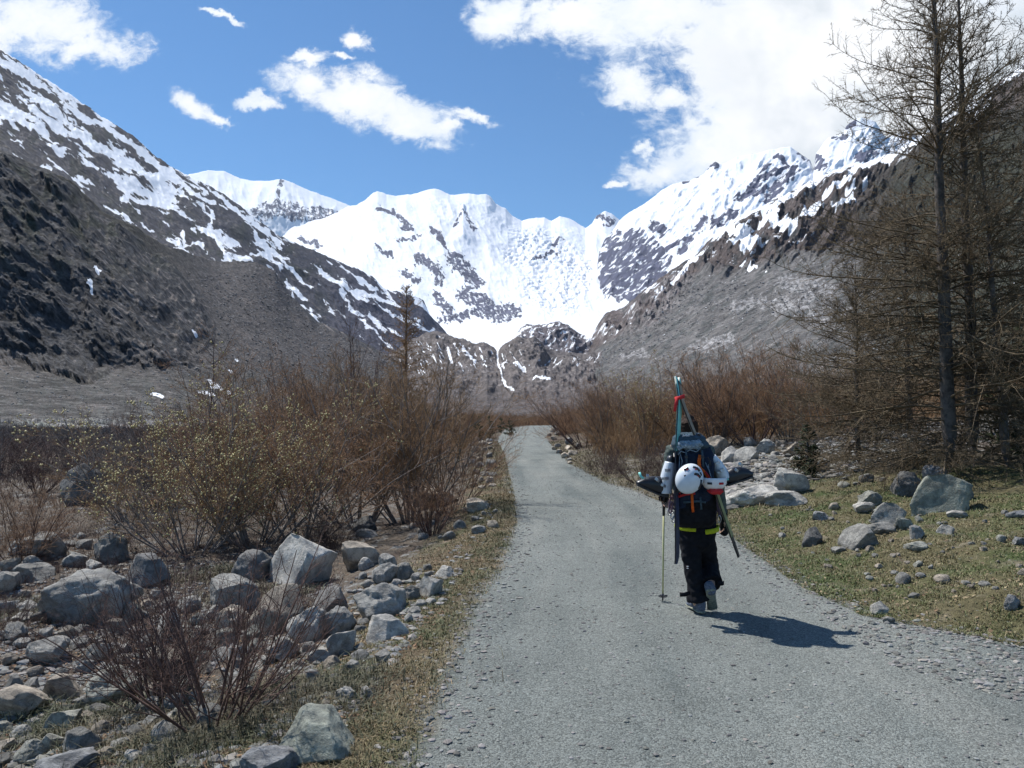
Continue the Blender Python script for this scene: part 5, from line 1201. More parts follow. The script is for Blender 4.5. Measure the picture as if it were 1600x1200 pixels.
K_PURP = mat_plain('mauve_rope', (0.18, 0.12, 0.15), 0.8, 0, 0.35, 60)

person = empty('person', tuple(ORG)); tag(person, 'hiker in black trousers walking away up the path, carrying a loaded pack with skis', 'person')
# skeleton points (measured on the photo, depth by build)
neck = W(1076, 690, 0.10); head = W(1075, 672, 0.13); shL = W(1053, 702, 0.08); shR = W(1103, 702, 0.08)
hipL = W(1077, 838, 0.06); hipR = W(1100, 838, 0.06)
knL = W(1082, 888, 0.02); anL = W(1089, 943, 0.0); knR = W(1107, 884, 0.12); anR = W(1111, 921, -0.10)
elL = W(1042, 740, 0.12); wrL = W(1039, 768, 0.33); elR = W(1121, 752, 0.06); wrR = W(1130, 806, 0.14)
# body (one continuous skin): head, neck, trunk, arms, hands, legs
def hand(wr, d, palmn, thumb, curl, s=1.0):
    """palm, four fingers of different length and a thumb; d = pointing direction, palmn = palm normal"""
    d = unit(np.array(d, float)); n = unit(np.array(palmn, float)); n = unit(n - d * (n @ d)); a = np.cross(d, n) * thumb; P = []
    P.append(rloft([wr - d * 0.02, wr + d * 0.03 * s, wr + d * 0.085 * s], [0.026, 0.036, 0.039], [0.020, 0.017, 0.014], 10, up=n))
    for off, L in ((0.030, .075), (0.010, .085), (-0.011, .079), (-0.031, .062)):
        p = wr + d * 0.085 * s + a * off; pts = [p - d * 0.02]; dd = d.copy(); q_ = p.copy()
        for k, fr in enumerate((0.42, 0.32, 0.26)):
            c, s_ = math.cos(curl * (0.6 + 0.3 * k)), math.sin(curl * (0.6 + 0.3 * k)); dd = unit(dd * c + np.cross(a * thumb, dd) * 0 + n * s_ * 1.0); q_ = q_ + dd * L * fr; pts.append(q_.copy())
        P.append(rloft(pts, [0.0095, 0.009, 0.0085, 0.0075], None, 8, up=a))
    b = wr + d * 0.025 + a * 0.03; P.append(rloft([b, b + (d * .6 + a * .75) * 0.035, b + (d * .6 + a * .75) * 0.035 + (d * .85 + n * .5) * 0.03], [0.013, 0.011, 0.009], None, 8, up=n))
    return P
hL = hand(wrL, W(1038, 790, 0.40) - wrL, (0.3, -1, 0), 1, 1.1); hR = hand(wrR, (0.12, 0.1, -1), (-1, 0.1, 0), 1, 0.45)
body = [rloft([head + np.array([0, 0.0, -0.085]), head + np.array([0, 0.0, -0.02]), head + np.array([0, -0.005, 0.05]), head + np.array([0, -0.005, 0.095])], [0.058, 0.074, 0.076, 0.05], [0.075, 0.095, 0.098, 0.065], 16, up=(0, 1, 0)),
        rloft([head + np.array([0, 0.085, -0.10]), head + np.array([0, 0.07, -0.06])], [0.035, 0.04], [0.03, 0.03], 10),
        rloft([head + np.array([0, 0.100, 0.02]), head + np.array([0, 0.118, -0.022])], [0.008, 0.015], [0.010, 0.013], 8, up=(1, 0, 0)),
        rloft([neck + np.array([0, 0, -0.05]), head + np.array([0, -0.01, -0.06])], 0.058, None, 12),
        ellipsoid(head + np.array([-0.078, 0, -0.015]), (0.012, 0.022, 0.034), sub=2), ellipsoid(head + np.array([0.078, 0, -0.015]), (0.012, 0.022, 0.034), sub=2),
        rloft([W(1088, 835, .07), W(1085, 790, .09), W(1079, 740, .12), W(1078, 705, .10)], [0.15, 0.135, 0.17, 0.16], [0.10, 0.095, 0.11, 0.09], 16),
        rloft([shL, elL], [0.050, 0.040]), rloft([elL, wrL], [0.038, 0.026]), rloft([shR, elR], [0.050, 0.040]), rloft([elR, wrR], [0.038, 0.026]),
        rloft([hipL, knL], [0.08, 0.055]), rloft([knL, anL], [0.052, 0.036]), rloft([hipR, knR], [0.08, 0.055]), rloft([knR, anR], [0.052, 0.036])] + hL + hR
fused('body', body, K_SKIN, person, 0.0055, 3)
for s in (-1, 1): solid('eye', [ellipsoid(head + np.array([0.03 * s, 0.088, 0.0]), (0.012, 0.010, 0.009), sub=2)], K_WHITE2, person)
solid('mouth', [rloft([head + np.array([-0.022, 0.106, -0.062]), head + np.array([0, 0.112, -0.063]), head + np.array([0.022, 0.106, -0.062])], 0.005, 0.004, 8, up=(0, 0, 1))], K_BUFF, person)
hairp = [rloft([head + np.array([0, -0.025, -0.075]), head + np.array([0, -0.02, -0.01]), head + np.array([0, -0.012, 0.06]), head + np.array([0, -0.008, 0.095])], [0.06, 0.085, 0.086, 0.055], [0.065, 0.09, 0.10, 0.07], 18)]
fused('hair', hairp, K_HAIR, person, 0.007, 2, 0.006, 0.02)
fused('neck_warmer', [rloft([neck + np.array([0, -0.01, -0.05]), neck + np.array([0, -0.01, 0.03])], [0.10, 0.085], [0.09, 0.08], 16)], K_BUFF, person, 0.008, 3, 0.006, 0.04)
fused('jacket', [rloft([W(1088, 822, .07), W(1086, 790, .08), W(1080, 745, .11), W(1078, 712, .10)], [0.175, 0.155, 0.185, 0.165], [0.125, 0.115, 0.13, 0.10], 18),
                 rloft([shL + [0.03, 0, 0.0], shL, elL], [0.07, 0.072, 0.056]), rloft([elL, wrL], [0.054, 0.036]), rloft([shR - [0.03, 0, 0], shR, elR], [0.07, 0.072, 0.056]), rloft([elR, wrR], [0.054, 0.040])], K_SLEEVE, person, 0.009, 5, 0.010, 0.07)
cufL, cufR = W(1092, 941, 0.0), W(1113, 912, -0.04)
fused('trousers', [rloft([W(1089, 845, .06), W(1088, 815, .07), W(1087, 795, .07)], [0.165, 0.178, 0.165], [0.135, 0.13, 0.12], 18),
                   loft([hipL, knL + [0, 0, 0.03], knL + (cufL - knL) * 0.55, cufL + [0, 0, 0.01]], [0.100, 0.078, 0.080, 0.106], [0.115, 0.088, 0.086, 0.105], 16),
                   loft([hipR, knR + [0, 0, 0.03], knR + (cufR - knR) * 0.6, cufR], [0.098, 0.082, 0.082, 0.092], [0.115, 0.09, 0.086, 0.10], 16)], K_BLACK, person, 0.009, 4, 0.011, 0.08)
solid('trouser_flap', [strap([W(1078, 926, -0.09), W(1070, 929, -0.10), W(1062, 929, -0.09)], 0.035, 0.006, (0, 0, 1))], K_BLACK, person)
solid('trouser_flap', [strap([W(1122, 910, -0.12), W(1128, 912, -0.12), W(1131, 911, -0.10)], 0.035, 0.006, (0, 0, 1))], K_BLACK, person)
solid('trouser_logo', [strap([W(1073, 885, -0.075), W(1076, 885, -0.08)], 0.006, 0.003, (0, 0, 1)), strap([W(1073, 888, -0.075), W(1076, 888, -0.08)], 0.006, 0.003, (0, 0, 1))], K_WHITE2, person)
# glove on the hanging right hand
fused('glove', [(np.asarray(v) + 0, f) for v, f in hand(wrR - np.array([0, 0, 0.0]), (0.12, 0.1, -1), (-1, 0.1, 0), 1, 0.45, 1.05)] + [rloft([wrR + [0, 0, 0.03], wrR + [0, 0, -0.03]], [0.043, 0.036])] +
      [rloft([wrR + [0.01, 0.01, -0.02], wrR + [0.012, 0.01, -0.09], wrR + [0.012, 0.01, -0.16]], [0.030, 0.045, 0.032], [0.030, 0.03, 0.025])], K_BLACK, person, 0.006, 3, 0.003, 0.03)
fused('glove', [(v + (v - wrL) * 0.04, f) for v, f in hL] + [rloft([wrL, wrL + (W(1038, 790, 0.40) - wrL) * 0.4], [0.040, 0.042])], K_BLACK, person, 0.006, 2)
# shoes
gL = W(1094, 957, 0.0); gL[2] = 0.012
fused('shoe', [rloft([gL + [-0.004, -0.06, 0.045], gL + [-0.02, 0.05, 0.045], gL + [-0.055, 0.155, 0.030]], [0.038, 0.042, 0.036], [0.045, 0.042, 0.026], 14, up=(0, 0, 1)), rloft([gL + [-0.004, -0.045, 0.05], gL + [-0.004, -0.04, 0.115]], [0.043, 0.046], [0.05, 0.05], 12)], K_SHOE, person, 0.006, 3, 0.003, 0.03)
solid('shoe_sole', [rloft([gL + [-0.004, -0.075, 0.010], gL + [-0.02, 0.05, 0.010], gL + [-0.06, 0.175, 0.012]], [0.040, 0.046, 0.036], [0.014, 0.014, 0.012], 14, up=(0, 0, 1))], K_SOLE, person)
hR_, tR_ = W(1110, 922, -0.13), W(1113, 950, 0.02)                  # lifted right foot: heel up, sole turned to the camera
dR = unit(tR_ - hR_); nR = unit(np.cross(dR, [1, 0, 0])); nR = nR if nR[1] < 0 else -nR
fused('shoe', [rloft([hR_ - nR * 0.05, (hR_ + tR_) / 2 - nR * 0.045, tR_ - nR * 0.03], [0.040, 0.042, 0.040], [0.045, 0.038, 0.028], 14, up=nR), rloft([hR_ - nR * 0.05, anR + [0, 0, -0.01]], [0.044, 0.045])], K_SHOE, person, 0.006, 3, 0.003, 0.03)
solid('shoe_sole', [rloft([hR_, (hR_ + tR_) / 2 - nR * 0.004, tR_ + nR * 0.006], [0.040, 0.040, 0.046], [0.014, 0.012, 0.014], 14, up=nR)], K_SOLE, person)
# harness: lime leg loops, belt, gear loops with slings
def ring(c, rx, ry, w, t, n=28, tilt=0.0, a0=0.0, a1=2 * math.pi):
    a = np.linspace(a0, a1, n); C = np.stack([c[0] + rx * np.cos(a), c[1] + ry * np.sin(a), c[2] + tilt * np.cos(a)], -1); return strap(C, w, t, (0, 0, 1))
harness = empty('climbing_harness', tuple(ORG)); tag(harness, 'black climbing harness with lime green leg loops worn over the trousers', 'harness')
solid('belt', [ring(W(1088, 798, .07), 0.178, 0.138, 0.05, 0.008)], K_BLACK, harness)
solid('leg_loop', [ring(W(1074, 824, .065), 0.108, 0.135, 0.035, 0.007, tilt=-0.008)], K_LIME, harness)
solid('leg_loop', [ring(W(1104, 827, .065), 0.105, 0.135, 0.042, 0.007, tilt=0.016)], K_LIME, harness)
solid('gear_loop', [strap([W(1072, 790, -0.07), W(1070, 805, -0.085), W(1071, 815, -0.08)], 0.008, 0.006)], K_ORANGE, harness)
def oval(px, py, w, h, dy, r, rot=0):
    a = np.linspace(0, 2 * np.pi, 17); u = np.cos(a) * w; v = np.sin(a) * h; c, s = math.cos(rot), math.sin(rot); P = np.array([W(px + x * c - y * s, py + x * s + y * c, dy) for x, y in zip(u, v)]); return loft(P, r, None, 6, cap=False, up=(0.1, 0.1, 1))
rope = empty('quickdraws', tuple(W(1050, 800, -0.02))); tag(rope, 'bunch of mauve slings and carabiners hanging at the left hip of the hiker', 'slings'); og = W(1050, 800, -0.02)
g5 = np.random.default_rng(5)
solid('sling', [oval(1049 + g5.uniform(-4, 4), 788 + g5.uniform(-8, 8), g5.uniform(2, 4), g5.uniform(8, 13), -0.03 - 0.012 * k, 0.005, g5.uniform(-.3, .3)) for k in range(9)], K_PURP, rope, org=og)
for k, (x, y) in enumerate(((1046, 800), (1051, 806), (1053, 811))): solid('carabiner', [oval(x, y, 2.6, 5.5, -0.09 - 0.02 * k, 0.0045, 0.2 * k)], K_GREYM, rope, org=og)
rope2 = empty('quickdraws', tuple(W(1122, 800, -0.02))); tag(rope2, 'slings with a red cord hanging at the right hip of the hiker', 'slings'); og = W(1122, 800, -0.02)
solid('sling', [oval(1122 + g5.uniform(-3, 3), 792 + g5.uniform(-8, 8), g5.uniform(2, 3.5), g5.uniform(8, 14), -0.02 - 0.012 * k, 0.004, g5.uniform(-.3, .3)) for k in range(6)], K_PURP, rope2, org=og)
solid('carabiner', [oval(1124, 811, 2.6, 5.5, -0.08, 0.0045)], K_GREYM, rope2, org=og)

# ---------------------------------------------------------------- backpack
pack = empty('backpack', tuple(W(1085, 800, -0.15))); og = W(1085, 800, -0.15); tag(pack, 'big navy backpack with slate lid and orange strap on the back of the hiker', 'backpack')
def boxloft(C, RX, RY, n=24, p=0.45, up=(0, 1, 0)):
    C = np.asarray(C, float); a = np.arange(n) * 2 * np.pi / n; ca = np.sign(np.cos(a)) * np.abs(np.cos(a)) ** p; sa = np.sign(np.sin(a)) * np.abs(np.sin(a)) ** p
    V = np.concatenate([c + np.stack([rx * ca, ry * sa, 0 * ca], -1) for c, rx, ry in zip(C, RX, RY)]); K = len(C)
    F = [(k * n + i, k * n + (i + 1) % n, (k + 1) * n + (i + 1) % n, (k + 1) * n + i) for k in range(K - 1) for i in range(n)] + [tuple(range(n))[::-1], tuple((K - 1) * n + i for i in range(n))]
    return V, F
fused('main_bag', [boxloft([W(1083, 806, -.13), W(1083, 790, -.15), W(1084, 750, -.17), W(1084, 712, -.16), W(1082, 697, -.14)], [0.11, 0.15, 0.165, 0.155, 0.14], [0.07, 0.10, 0.13, 0.12, 0.10])], K_NAVY, pack, 0.008, 4, 0.012, 0.09, org=og)
fused('lower_bag', [boxloft([W(1086, 824, -.10), W(1087, 812, -.12), W(1088, 785, -.15), W(1088, 768, -.15)], [0.13, 0.165, 0.165, 0.15], [0.07, 0.10, 0.11, 0.10])], K_BLACK, pack, 0.008, 4, 0.012, 0.09, org=og)
fused('lid', [boxloft([W(1079, 704, -.15), W(1078, 695, -.17), W(1076, 683, -.17), W(1076, 676, -.13)], [0.135, 0.15, 0.125, 0.09], [0.09, 0.12, 0.11, 0.07])], K_SLATE, pack, 0.008, 4, 0.010, 0.07, org=og)
fused('lid_pocket', [boxloft([W(1079, 702, -.27), W(1078, 695, -.29), W(1078, 688, -.28)], [0.09, 0.105, 0.08], [0.02, 0.03, 0.02]), rloft([W(1062, 700, -.29), W(1072, 695, -.31), W(1080, 698, -.31), W(1091, 693, -.29)], [0.02, 0.026, 0.022, 0.018])], K_ICE, pack, 0.006, 2, 0.016, 0.035, org=og)
lg = lambda pts, w=0.006: strap([W(x, y, -.292) for x, y in pts], w, 0.004, (0, -0.2, 1) if abs(pts[0][0] - pts[-1][0]) > abs(pts[0][1] - pts[-1][1]) else (1, 0, 0))
solid('maker_mark', [lg([(1067, 682.5), (1067.5, 679)]), lg([(1067.5, 679), (1070, 681.5)]), lg([(1070, 681.5), (1072.3, 678.6)]), lg([(1072.3, 678.6), (1072.8, 682)]), lg([(1074.5, 682), (1074.5, 679.5)]), lg([(1076.3, 682), (1076.3, 678.2)])], K_WHITE2, pack, org=og)
solid('orange_strap', [strap([W(1094, 711, -.30), W(1092, 720, -.31), W(1093, 730, -.31)], 0.028, 0.006), strap([W(1093, 730, -.31), W(1101, 738, -.31), W(1108, 748, -.29)], 0.024, 0.006)], K_ORANGE, pack, org=og)
solid('red_strap', [strap([W(1102, 737, -.315), W(1107, 744, -.31), W(1112, 751, -.30)], 0.014, 0.006), strap([W(1060, 776, -.27), W(1072, 772, -.28), W(1086, 771, -.28)], 0.02, 0.006, (0, 0, 1)), strap([W(1062, 772, -.27), W(1063, 762, -.28)], 0.012, 0.006)], K_RED, pack, org=og)
solid('compression_strap', [strap([W(1081, 770, -.285), W(1082, 790, -.275), W(1083, 800, -.25)], 0.022, 0.005)], K_ORANGE, pack, org=og)
solid('cord', [loft([W(1060, 710, -.30), W(1064, 705, -.31), W(1070, 707, -.31), W(1078, 703, -.31), W(1088, 706, -.31), W(1094, 701, -.30)], 0.004, None, 6), loft([W(1102, 722, -.29), W(1108, 735, -.30), W(1112, 748, -.30)], 0.004, None, 6), loft([W(1062, 706, -.30), W(1066, 720, -.31), W(1063, 735, -.31)], 0.003, None, 6)], K_ICE, pack, org=og)
solid('side_strap', [strap([W(1054, 708, -.10), W(1056, 740, -.14), W(1057, 770, -.14)], 0.02, 0.006)], K_BPL, pack, org=og)
solid('side_strap', [strap([W(1109, 706, -.10), W(1114, 728, -.14), W(1118, 745, -.16)], 0.02, 0.006)], K_BPL, pack, org=og)

for x0, x1 in ((1072, 1073), (1097, 1099)):
    solid('lid_strap', [strap([W(x0, 703, -.32), W((x0 + x1) / 2, 716, -.315), W(x1, 730, -.312)], 0.016, 0.004)], K_SLATE, pack, org=og)
    solid('strap_buckle', [strap([W((x0 + x1) / 2 - .3, 712, -.325), W((x0 + x1) / 2, 716, -.325)], 0.026, 0.008)], K_BPL, pack, False, org=og)
solid('side_piping', [loft([W(1062, 712, -.285), W(1061, 740, -.29), W(1063, 768, -.28)], 0.004, None, 6)], K_ICE, pack, org=og)
solid('side_piping', [loft([W(1106, 716, -.275), W(1108, 745, -.28)], 0.004, None, 6)], K_ICE, pack, org=og)
solid('folded_strap', [strap([W(1068, 785, -.262), W(1090, 783, -.272), W(1110, 786, -.25)], 0.018, 0.005, (0, 0, 1)), strap([W(1094, 776, -.27), W(1096, 796, -.262)], 0.016, 0.005)], K_SLATE, pack, org=og)
# ---------------------------------------------------------------- skis in an A-frame
def ski(name, label, pts, widths, rot, mat_top, mat_edge, org, segs):
    """pts: (px, py, dy) from tip to tail; plate of varying width, thick 11 mm, turned by rot about its length"""
    e = empty(name, tuple(org)); tag(e, label, 'ski')
    P = np.array([W(*p) for p in pts]); n = 26; t = np.linspace(0, len(P) - 1, n); C = np.stack([np.interp(t, np.arange(len(P)), P[:, k]) for k in range(3)], -1); w = np.interp(t, np.arange(len(P)), widths)
    T = unit(np.gradient(C, axis=0)); S = unit(np.array([math.cos(rot), math.sin(rot), 0.0]) - T * (T @ np.array([math.cos(rot), math.sin(rot), 0.0]))[:, None]); Nn = np.cross(T, S)
    def plate(lo, hi, o0, o1, ws=1.0):
        V = []; F = []; idx = range(lo, hi)
        for k in idx:
            for a, b in ((-1, o0), (1, o0), (1, o1), (-1, o1)): V.append(C[k] + S[k] * a * w[k] * ws / 2 + Nn[k] * b)
        m = hi - lo
        for k in range(m - 1):
            for i in range(4): j = (i + 1) % 4; F.append((k * 4 + i, k * 4 + j, k * 4 + 4 + j, k * 4 + 4 + i))
        F.append((3, 2, 1, 0)); q_ = (m - 1) * 4; F.append((q_, q_ + 1, q_ + 2, q_ + 3)); return np.array(V), F
    solid('core', [plate(0, n, -0.004, 0.006)], mat_edge, e, False, org=org)
    for lo, hi, m in segs: solid('surface', [plate(lo, hi, -0.0065, -0.0042, 0.93), plate(lo, hi, 0.0062, 0.0085, 0.93)], m, e, False, org=org)
    return e, C, S, Nn
o1 = W(1058, 880, -.2); eL, C1, S1, N1 = ski('ski', 'left ski with a teal upper half strapped upright to the pack', [(1055.5, 589, -.12), (1060, 604, -.17), (1062.5, 622, -.20), (1059, 680, -.25), (1056.5, 750, -.28), (1057.5, 810, -.26), (1058, 868, -.22), (1056, 881, -.22)],
    [0.03, 0.085, 0.09, 0.080, 0.075, 0.080, 0.082, 0.045], R_(58), K_TEAL, K_BPL, o1, [(0, 13, K_TEAL), (13, 26, K_BLUEB)])
o2 = W(1150, 865, -.2); eR, C2, S2, N2 = ski('ski', 'right ski, tan and olive, slanting outward from the crossed tips', [(1061, 591, -.10), (1062, 604, -.15), (1066, 628, -.19), (1083, 672, -.22), (1099, 712, -.24), (1117, 762, -.26), (1141, 832, -.24), (1154, 870, -.22)],
    [0.03, 0.08, 0.088, 0.080, 0.075, 0.080, 0.082, 0.04], R_(62), K_WOOD, K_BPL, o2, [(0, 3, K_TEAL), (3, 14, K_WOOD), (14, 23, K_OLIVE), (23, 26, K_BPL)])
for e_, C_, S_, N_, o_, lab in ((eL, C1, S1, N1, o1, 0), (eR, C2, S2, N2, o2, 1)):
    for k, nm in ((12, 'toe_binding'), (15, 'heel_binding')):
        c = C_[k]; t_ = unit(C_[k + 1] - C_[k - 1]); solid(nm, [strap([c - t_ * 0.035 + N_[k] * 0.022, c + N_[k] * 0.03, c + t_ * 0.035 + N_[k] * 0.022], 0.05, 0.035, S_[k])], K_BPL, e_, False, org=o_)
tie = W(1062, 621, -.2); tb = solid('ski_strap', [ring(tie, 0.040, 0.055, 0.030, 0.006, 20, 0.012), strap([W(1058, 622, -.25), W(1056, 632, -.26), W(1054, 643, -.25)], 0.024, 0.005)], K_RED, None, org=tie); tb.location = tuple(tie); tag(tb, 'red strap tying the two ski tips together above the head', 'strap')
# ---------------------------------------------------------------- ski pole
pt = hit(1035.5, 940); pole = empty('ski_pole', tuple(pt)); tag(pole, 'pale yellow ski pole planted left of the hiker', 'ski pole')
top_ = W(1037.5, 771, 0.36); bot_ = np.array([pt[0], pt[1], pt[2] + 0.0]); ax = unit(top_ - bot_)
solid('shaft', [loft([bot_ + ax * 0.06, bot_ + ax * (np.linalg.norm(top_ - bot_) - 0.17)], [0.0075, 0.0095], None, 12, up=(1, 0, 0))], K_YEL, pole, org=pt)
solid('grip', [rloft([top_ - ax * 0.20, top_ - ax * 0.10, top_ - ax * 0.02, top_], [0.013, 0.014, 0.016, 0.019], None, 12, up=(1, 0, 0))], K_BPL, pole, org=pt)
solid('tip', [loft([bot_, bot_ + ax * 0.02, bot_ + ax * 0.075], [0.002, 0.0075, 0.009], None, 10, up=(1, 0, 0))], K_BPL, pole, org=pt)
bk = bot_ + ax * 0.05; solid('basket', [ring(bk, 0.038, 0.038, 0.006, 0.007, 20)] + [rloft([bk, bk + np.array([math.cos(a) * 0.042, math.sin(a) * 0.042, 0.006])], [0.008, 0.005], None, 6, up=(0.1, 0.1, 1)) for a in (0.3, 1.87, 3.44, 5.0)], K_BPL, pole, org=pt)
solid('wrist_strap', [oval(1041, 778, 3.2, 9, 0.30, 0.004, 0.2)], K_BPL, pole, org=pt)
# ---------------------------------------------------------------- ski boots
def bootset(name, label, cuffpts, cuffr, foot, footr, toe_extra, buck, org, dy, teal=None):
    e = empty(name, tuple(org)); tag(e, label, 'ski boot')
    fused('cuff', [loft([W(x, y, dy) for x, y in cuffpts], cuffr, [0.060, 0.066, 0.064, 0.058][:len(cuffr)], 16)], K_WHITE, e, 0.006, 2, org=org)
    fused('liner', [rloft([W(cuffpts[0][0] + (cuffpts[0][0] - cuffpts[1][0]) * .35, cuffpts[0][1] - 5, dy), W(*cuffpts[1], dy)], cuffr[0] * 0.85, 0.05, 14)], K_BPL, e, 0.007, 2, org=org)
    fused('shell', [rloft([W(x, y, dy) for x, y in foot], footr, [0.052, 0.055, 0.052, 0.046, 0.040][:len(footr)], 16)], K_BPL, e, 0.006, 3, org=org)
    F0 = np.array([W(x, y, dy) for x, y in toe_extra]); solid('sole', [strap(F0, 0.085, 0.018, (0, 1, 0))], K_BPL, e, False, 0.004, org=org)
    for (x0, y0, x1, y1) in buck: solid('buckle', [strap([W(x0, y0, dy - 0.066), W((x0 + x1) / 2, (y0 + y1) / 2, dy - 0.074), W(x1, y1, dy - 0.066)], 0.024, 0.014, (0, 0, 1) if abs(x1 - x0) > abs(y1 - y0) else (1, 0, 0))], K_GREYM, e, False, 0.002, org=org)
    return e
ob1 = W(1040, 770, -.12)
bL = bootset('ski_boot', 'white-cuffed ski boot hanging left of the pack with its toe pointing left', [(1047, 722), (1044, 738), (1040, 756), (1040, 771)], [0.044, 0.056, 0.060, 0.054], [(1040, 762), (1029, 758), (1017, 756), (1006, 755), (998, 755)], [0.062, 0.078, 0.066, 0.048, 0.026], [(1044, 775), (1028, 772), (1012, 765), (995, 757)], [(1012, 741, 1011, 748), (1024, 747, 1030, 752), (1039, 735, 1047, 734), (1034, 748, 1044, 747), (1033, 757, 1039, 760)], ob1, -.12)
solid('toe_edge', [strap([W(999, 738, -.16), W(1001, 744, -.17), W(1006, 748, -.175)], 0.02, 0.012)], K_TEAL, bL, org=ob1)
solid('hinge_bolt', [ellipsoid(W(1038.5, 760, -.186), (0.010, 0.005, 0.010), sub=2)], K_ICE, bL, org=ob1)
ob2 = W(1140, 748, -.12)
bR = bootset('ski_boot', 'white-cuffed ski boot hanging right of the pack with its toe pointing right', [(1111, 714), (1119, 725), (1127, 738), (1134, 748)], [0.042, 0.052, 0.056, 0.050], [(1138, 746), (1147, 743), (1157, 740), (1166, 740), (1172, 741)], [0.060, 0.072, 0.064, 0.050, 0.030], [(1136, 758), (1150, 753), (1164, 749), (1175, 744)], [(1154, 723, 1160, 728), (1114, 727, 1124, 722), (1121, 739, 1131, 733), (1148, 733, 1153, 736)], ob2, -.12)
solid('hinge_bolt', [ellipsoid(W(1137, 749, -.185), (0.010, 0.005, 0.010), sub=2)], K_TEAL, bR, org=ob2)
# ---------------------------------------------------------------- helmets
hc = W(1077, 748, -.40); rotm = Matrix.Rotation(R_(28), 3, 'Y'); Rm = np.array(rotm)
helm = empty('helmet', tuple(hc)); tag(helm, 'larger white climbing helmet hung on the middle of the pack', 'helmet')
def dome(c, r, R, cut=-0.15, th=0.88):
    V, F = ellipsoid((0, 0, 0), r, None, 4); V0 = V / np.array(r); keep = [f for f in F if all(V0[i][1] < 0.28 for i in f)]; V2 = V * th; n = len(V)
    rim = {}
    for f in keep:
        for a, b in zip(f, f[1:] + f[:1]): rim[(a, b)] = rim.get((a, b), 0) + 1
    edge = [(a, b) for (a, b) in rim if (b, a) not in rim]
    Fa = keep + [tuple(i + n for i in f[::-1]) for f in keep] + [(b, a, a + n, b + n) for a, b in edge]
    return np.concatenate([V, V2]) @ R.T + c, Fa
solid('shell', [dome(hc, (0.110, 0.105, 0.130), Rm)], K_WHITE, helm, org=hc)
fused('liner', [ellipsoid(hc + [0, 0.035, 0], (0.092, 0.06, 0.108), Rm)], K_BPL, helm, 0.008, 2, org=hc)
def on_dome(u, v, k=1.006): # u,v in -1..1 across the shell front
    y = -math.sqrt(max(0.02, 1 - u * u - v * v)); return hc + Rm @ (np.array([u * 0.110, y * 0.105, v * 0.130]) * k)
def patch(pts, mat, nm, k=1.012, w=0.016, th=0.004):
    P = [on_dome(u, v, k) for u, v in pts]; return solid(nm, [loft(P, w / 2, th, 8, up=(0, 1, 0))], mat, helm, org=hc)
for pts, w in (([(-.74, .28), (-.52, .52)], .030), ([(-.30, .72), (0.0, .76), (.25, .66)], .026), ([(-.05, .38), (.22, .44), (.48, .34)], .026), ([(.62, .26), (.76, -.02), (.80, -.30)], .024), ([(.32, .64), (.52, .50)], .018)): patch(pts, K_BPL, 'vent', 1.012, w)
for pts in ([(-.62, .36), (-.54, .44)], [(-.12, .66), (.02, .68)], [(.20, .38), (.32, .36)]): patch(pts, K_RED, 'vent_trim', 1.03, 0.008, 0.003)
patch([(-.62, -.02), (-.54, .05)], K_BPL, 'helmet_mark', 1.01, 0.010, 0.002); patch([(-.57, -.04), (-.58, .06)], K_BPL, 'helmet_mark', 1.012, 0.007, 0.002)
hc2 = W(1117, 756, -.36); hel2 = empty('helmet', tuple(hc2)); tag(hel2, 'smaller white helmet with red padding hung upside down right of the larger one', 'helmet')
a = np.linspace(math.pi * 1.02, math.pi * 1.98, 18)
def band(z, rx, ry): return np.stack([hc2[0] + rx * np.cos(a), hc2[1] + 0.03 + ry * np.sin(a), hc2[2] + z + 0 * a], -1)
rows_ = [band(0.050, 0.105, 0.10), band(0.036, 0.108, 0.105), band(-0.005, 0.100, 0.098), band(-0.035, 0.078, 0.078), band(-0.050, 0.050, 0.05)]
inn = [band(0.050, 0.090, 0.085), band(0.036, 0.092, 0.088), band(-0.005, 0.085, 0.083), band(-0.035, 0.065, 0.065), band(-0.048, 0.04, 0.04)]
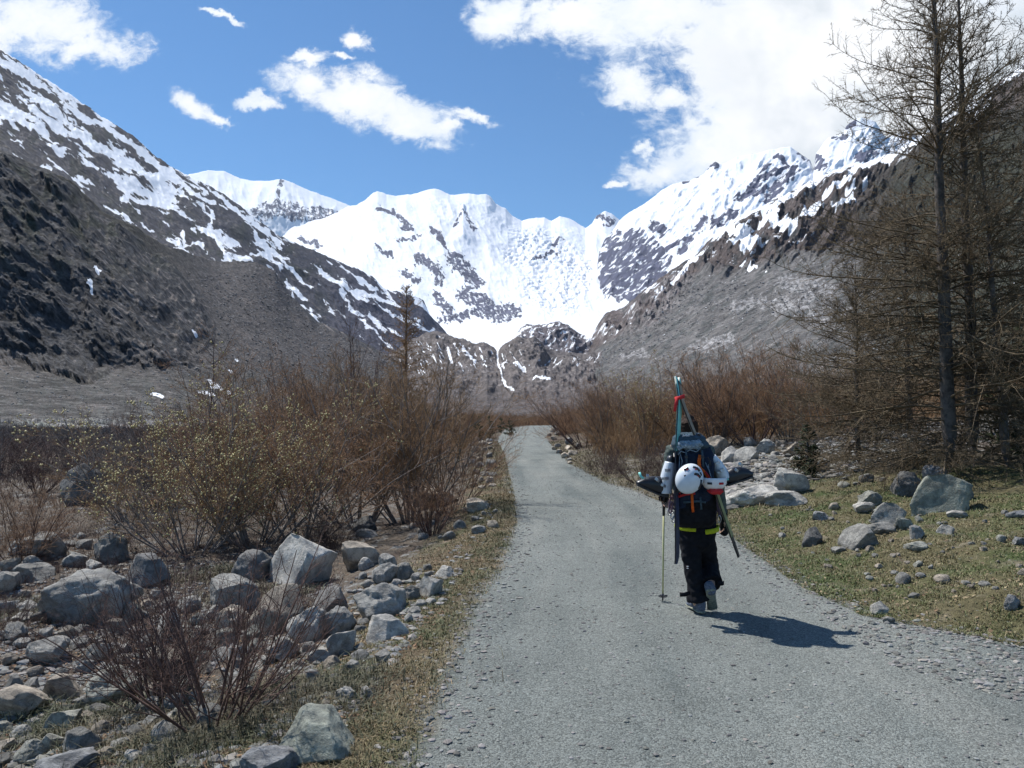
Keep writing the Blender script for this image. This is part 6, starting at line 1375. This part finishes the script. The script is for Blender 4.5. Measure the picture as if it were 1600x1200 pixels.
V = np.concatenate(rows_ + inn[::-1]); F = []; m_ = len(a); kk_ = 10
for k in range(kk_):
    for i in range(m_ - 1): F.append((k * m_ + i, k * m_ + i + 1, ((k + 1) % kk_) * m_ + i + 1, ((k + 1) % kk_) * m_ + i))
F.append(tuple(k * m_ for k in range(kk_))); F.append(tuple(k * m_ + m_ - 1 for k in range(kk_))[::-1])
solid('shell', [(V, F)], K_WHITE2, hel2, org=hc2)
fused('padding', [boxloft([hc2 + [0.002, 0.0, -0.085], hc2 + [0.004, 0.0, -0.06], hc2 + [0.0, 0.005, -0.035]], [0.04, 0.062, 0.05], [0.04, 0.06, 0.05])], K_RED, hel2, 0.006, 3, 0.004, 0.03, org=hc2)
for x0, x1 in ((1103, 1109), (1120, 1127)):
    f_ = lambda px: np.array([W(px, 753, 0)[0], 0, 0])
    pts = [np.array([x, hc2[1] + 0.03 - 0.108 * math.sqrt(max(0.05, 1 - ((x - hc2[0]) / 0.108) ** 2)), hc2[2] + 0.008]) for x in (W(x0, 753, -.36)[0], W((x0 + x1) / 2, 753, -.36)[0], W(x1, 753, -.36)[0])]
    solid('vent', [loft(pts, 0.009, 0.004, 8, up=(0, 1, 0))], K_BPL if x0 < 1110 else K_RED, hel2, org=hc2)
# ================================================================== AIR
def haze(density):
    bm = bmesh.new(); bmesh.ops.create_cube(bm, size=1.0); me = bpy.data.meshes.new('haze'); bm.to_mesh(me); bm.free()
    o = bpy.data.objects.new('haze', me); COL.objects.link(o); o.scale = (25000, 25000, 3700); o.location = (0, 0, 1850 - 120)
    m = bpy.data.materials.new('haze_air'); m.use_nodes = True; nt = m.node_tree; nt.nodes.clear()
    out = nt.nodes.new('ShaderNodeOutputMaterial'); v = N(nt, 'ShaderNodeVolumePrincipled', {'Color': (0.62, 0.74, 1.0, 1), 'Density': density, 'Anisotropy': 0.0}); nt.links.new(v.outputs[0], out.inputs['Volume'])
    me.materials.append(m); tag(o, None, None, None, 'stuff'); o['label'] = 'thin blue air haze over the valley'; o['category'] = 'haze'
haze(0.000014)
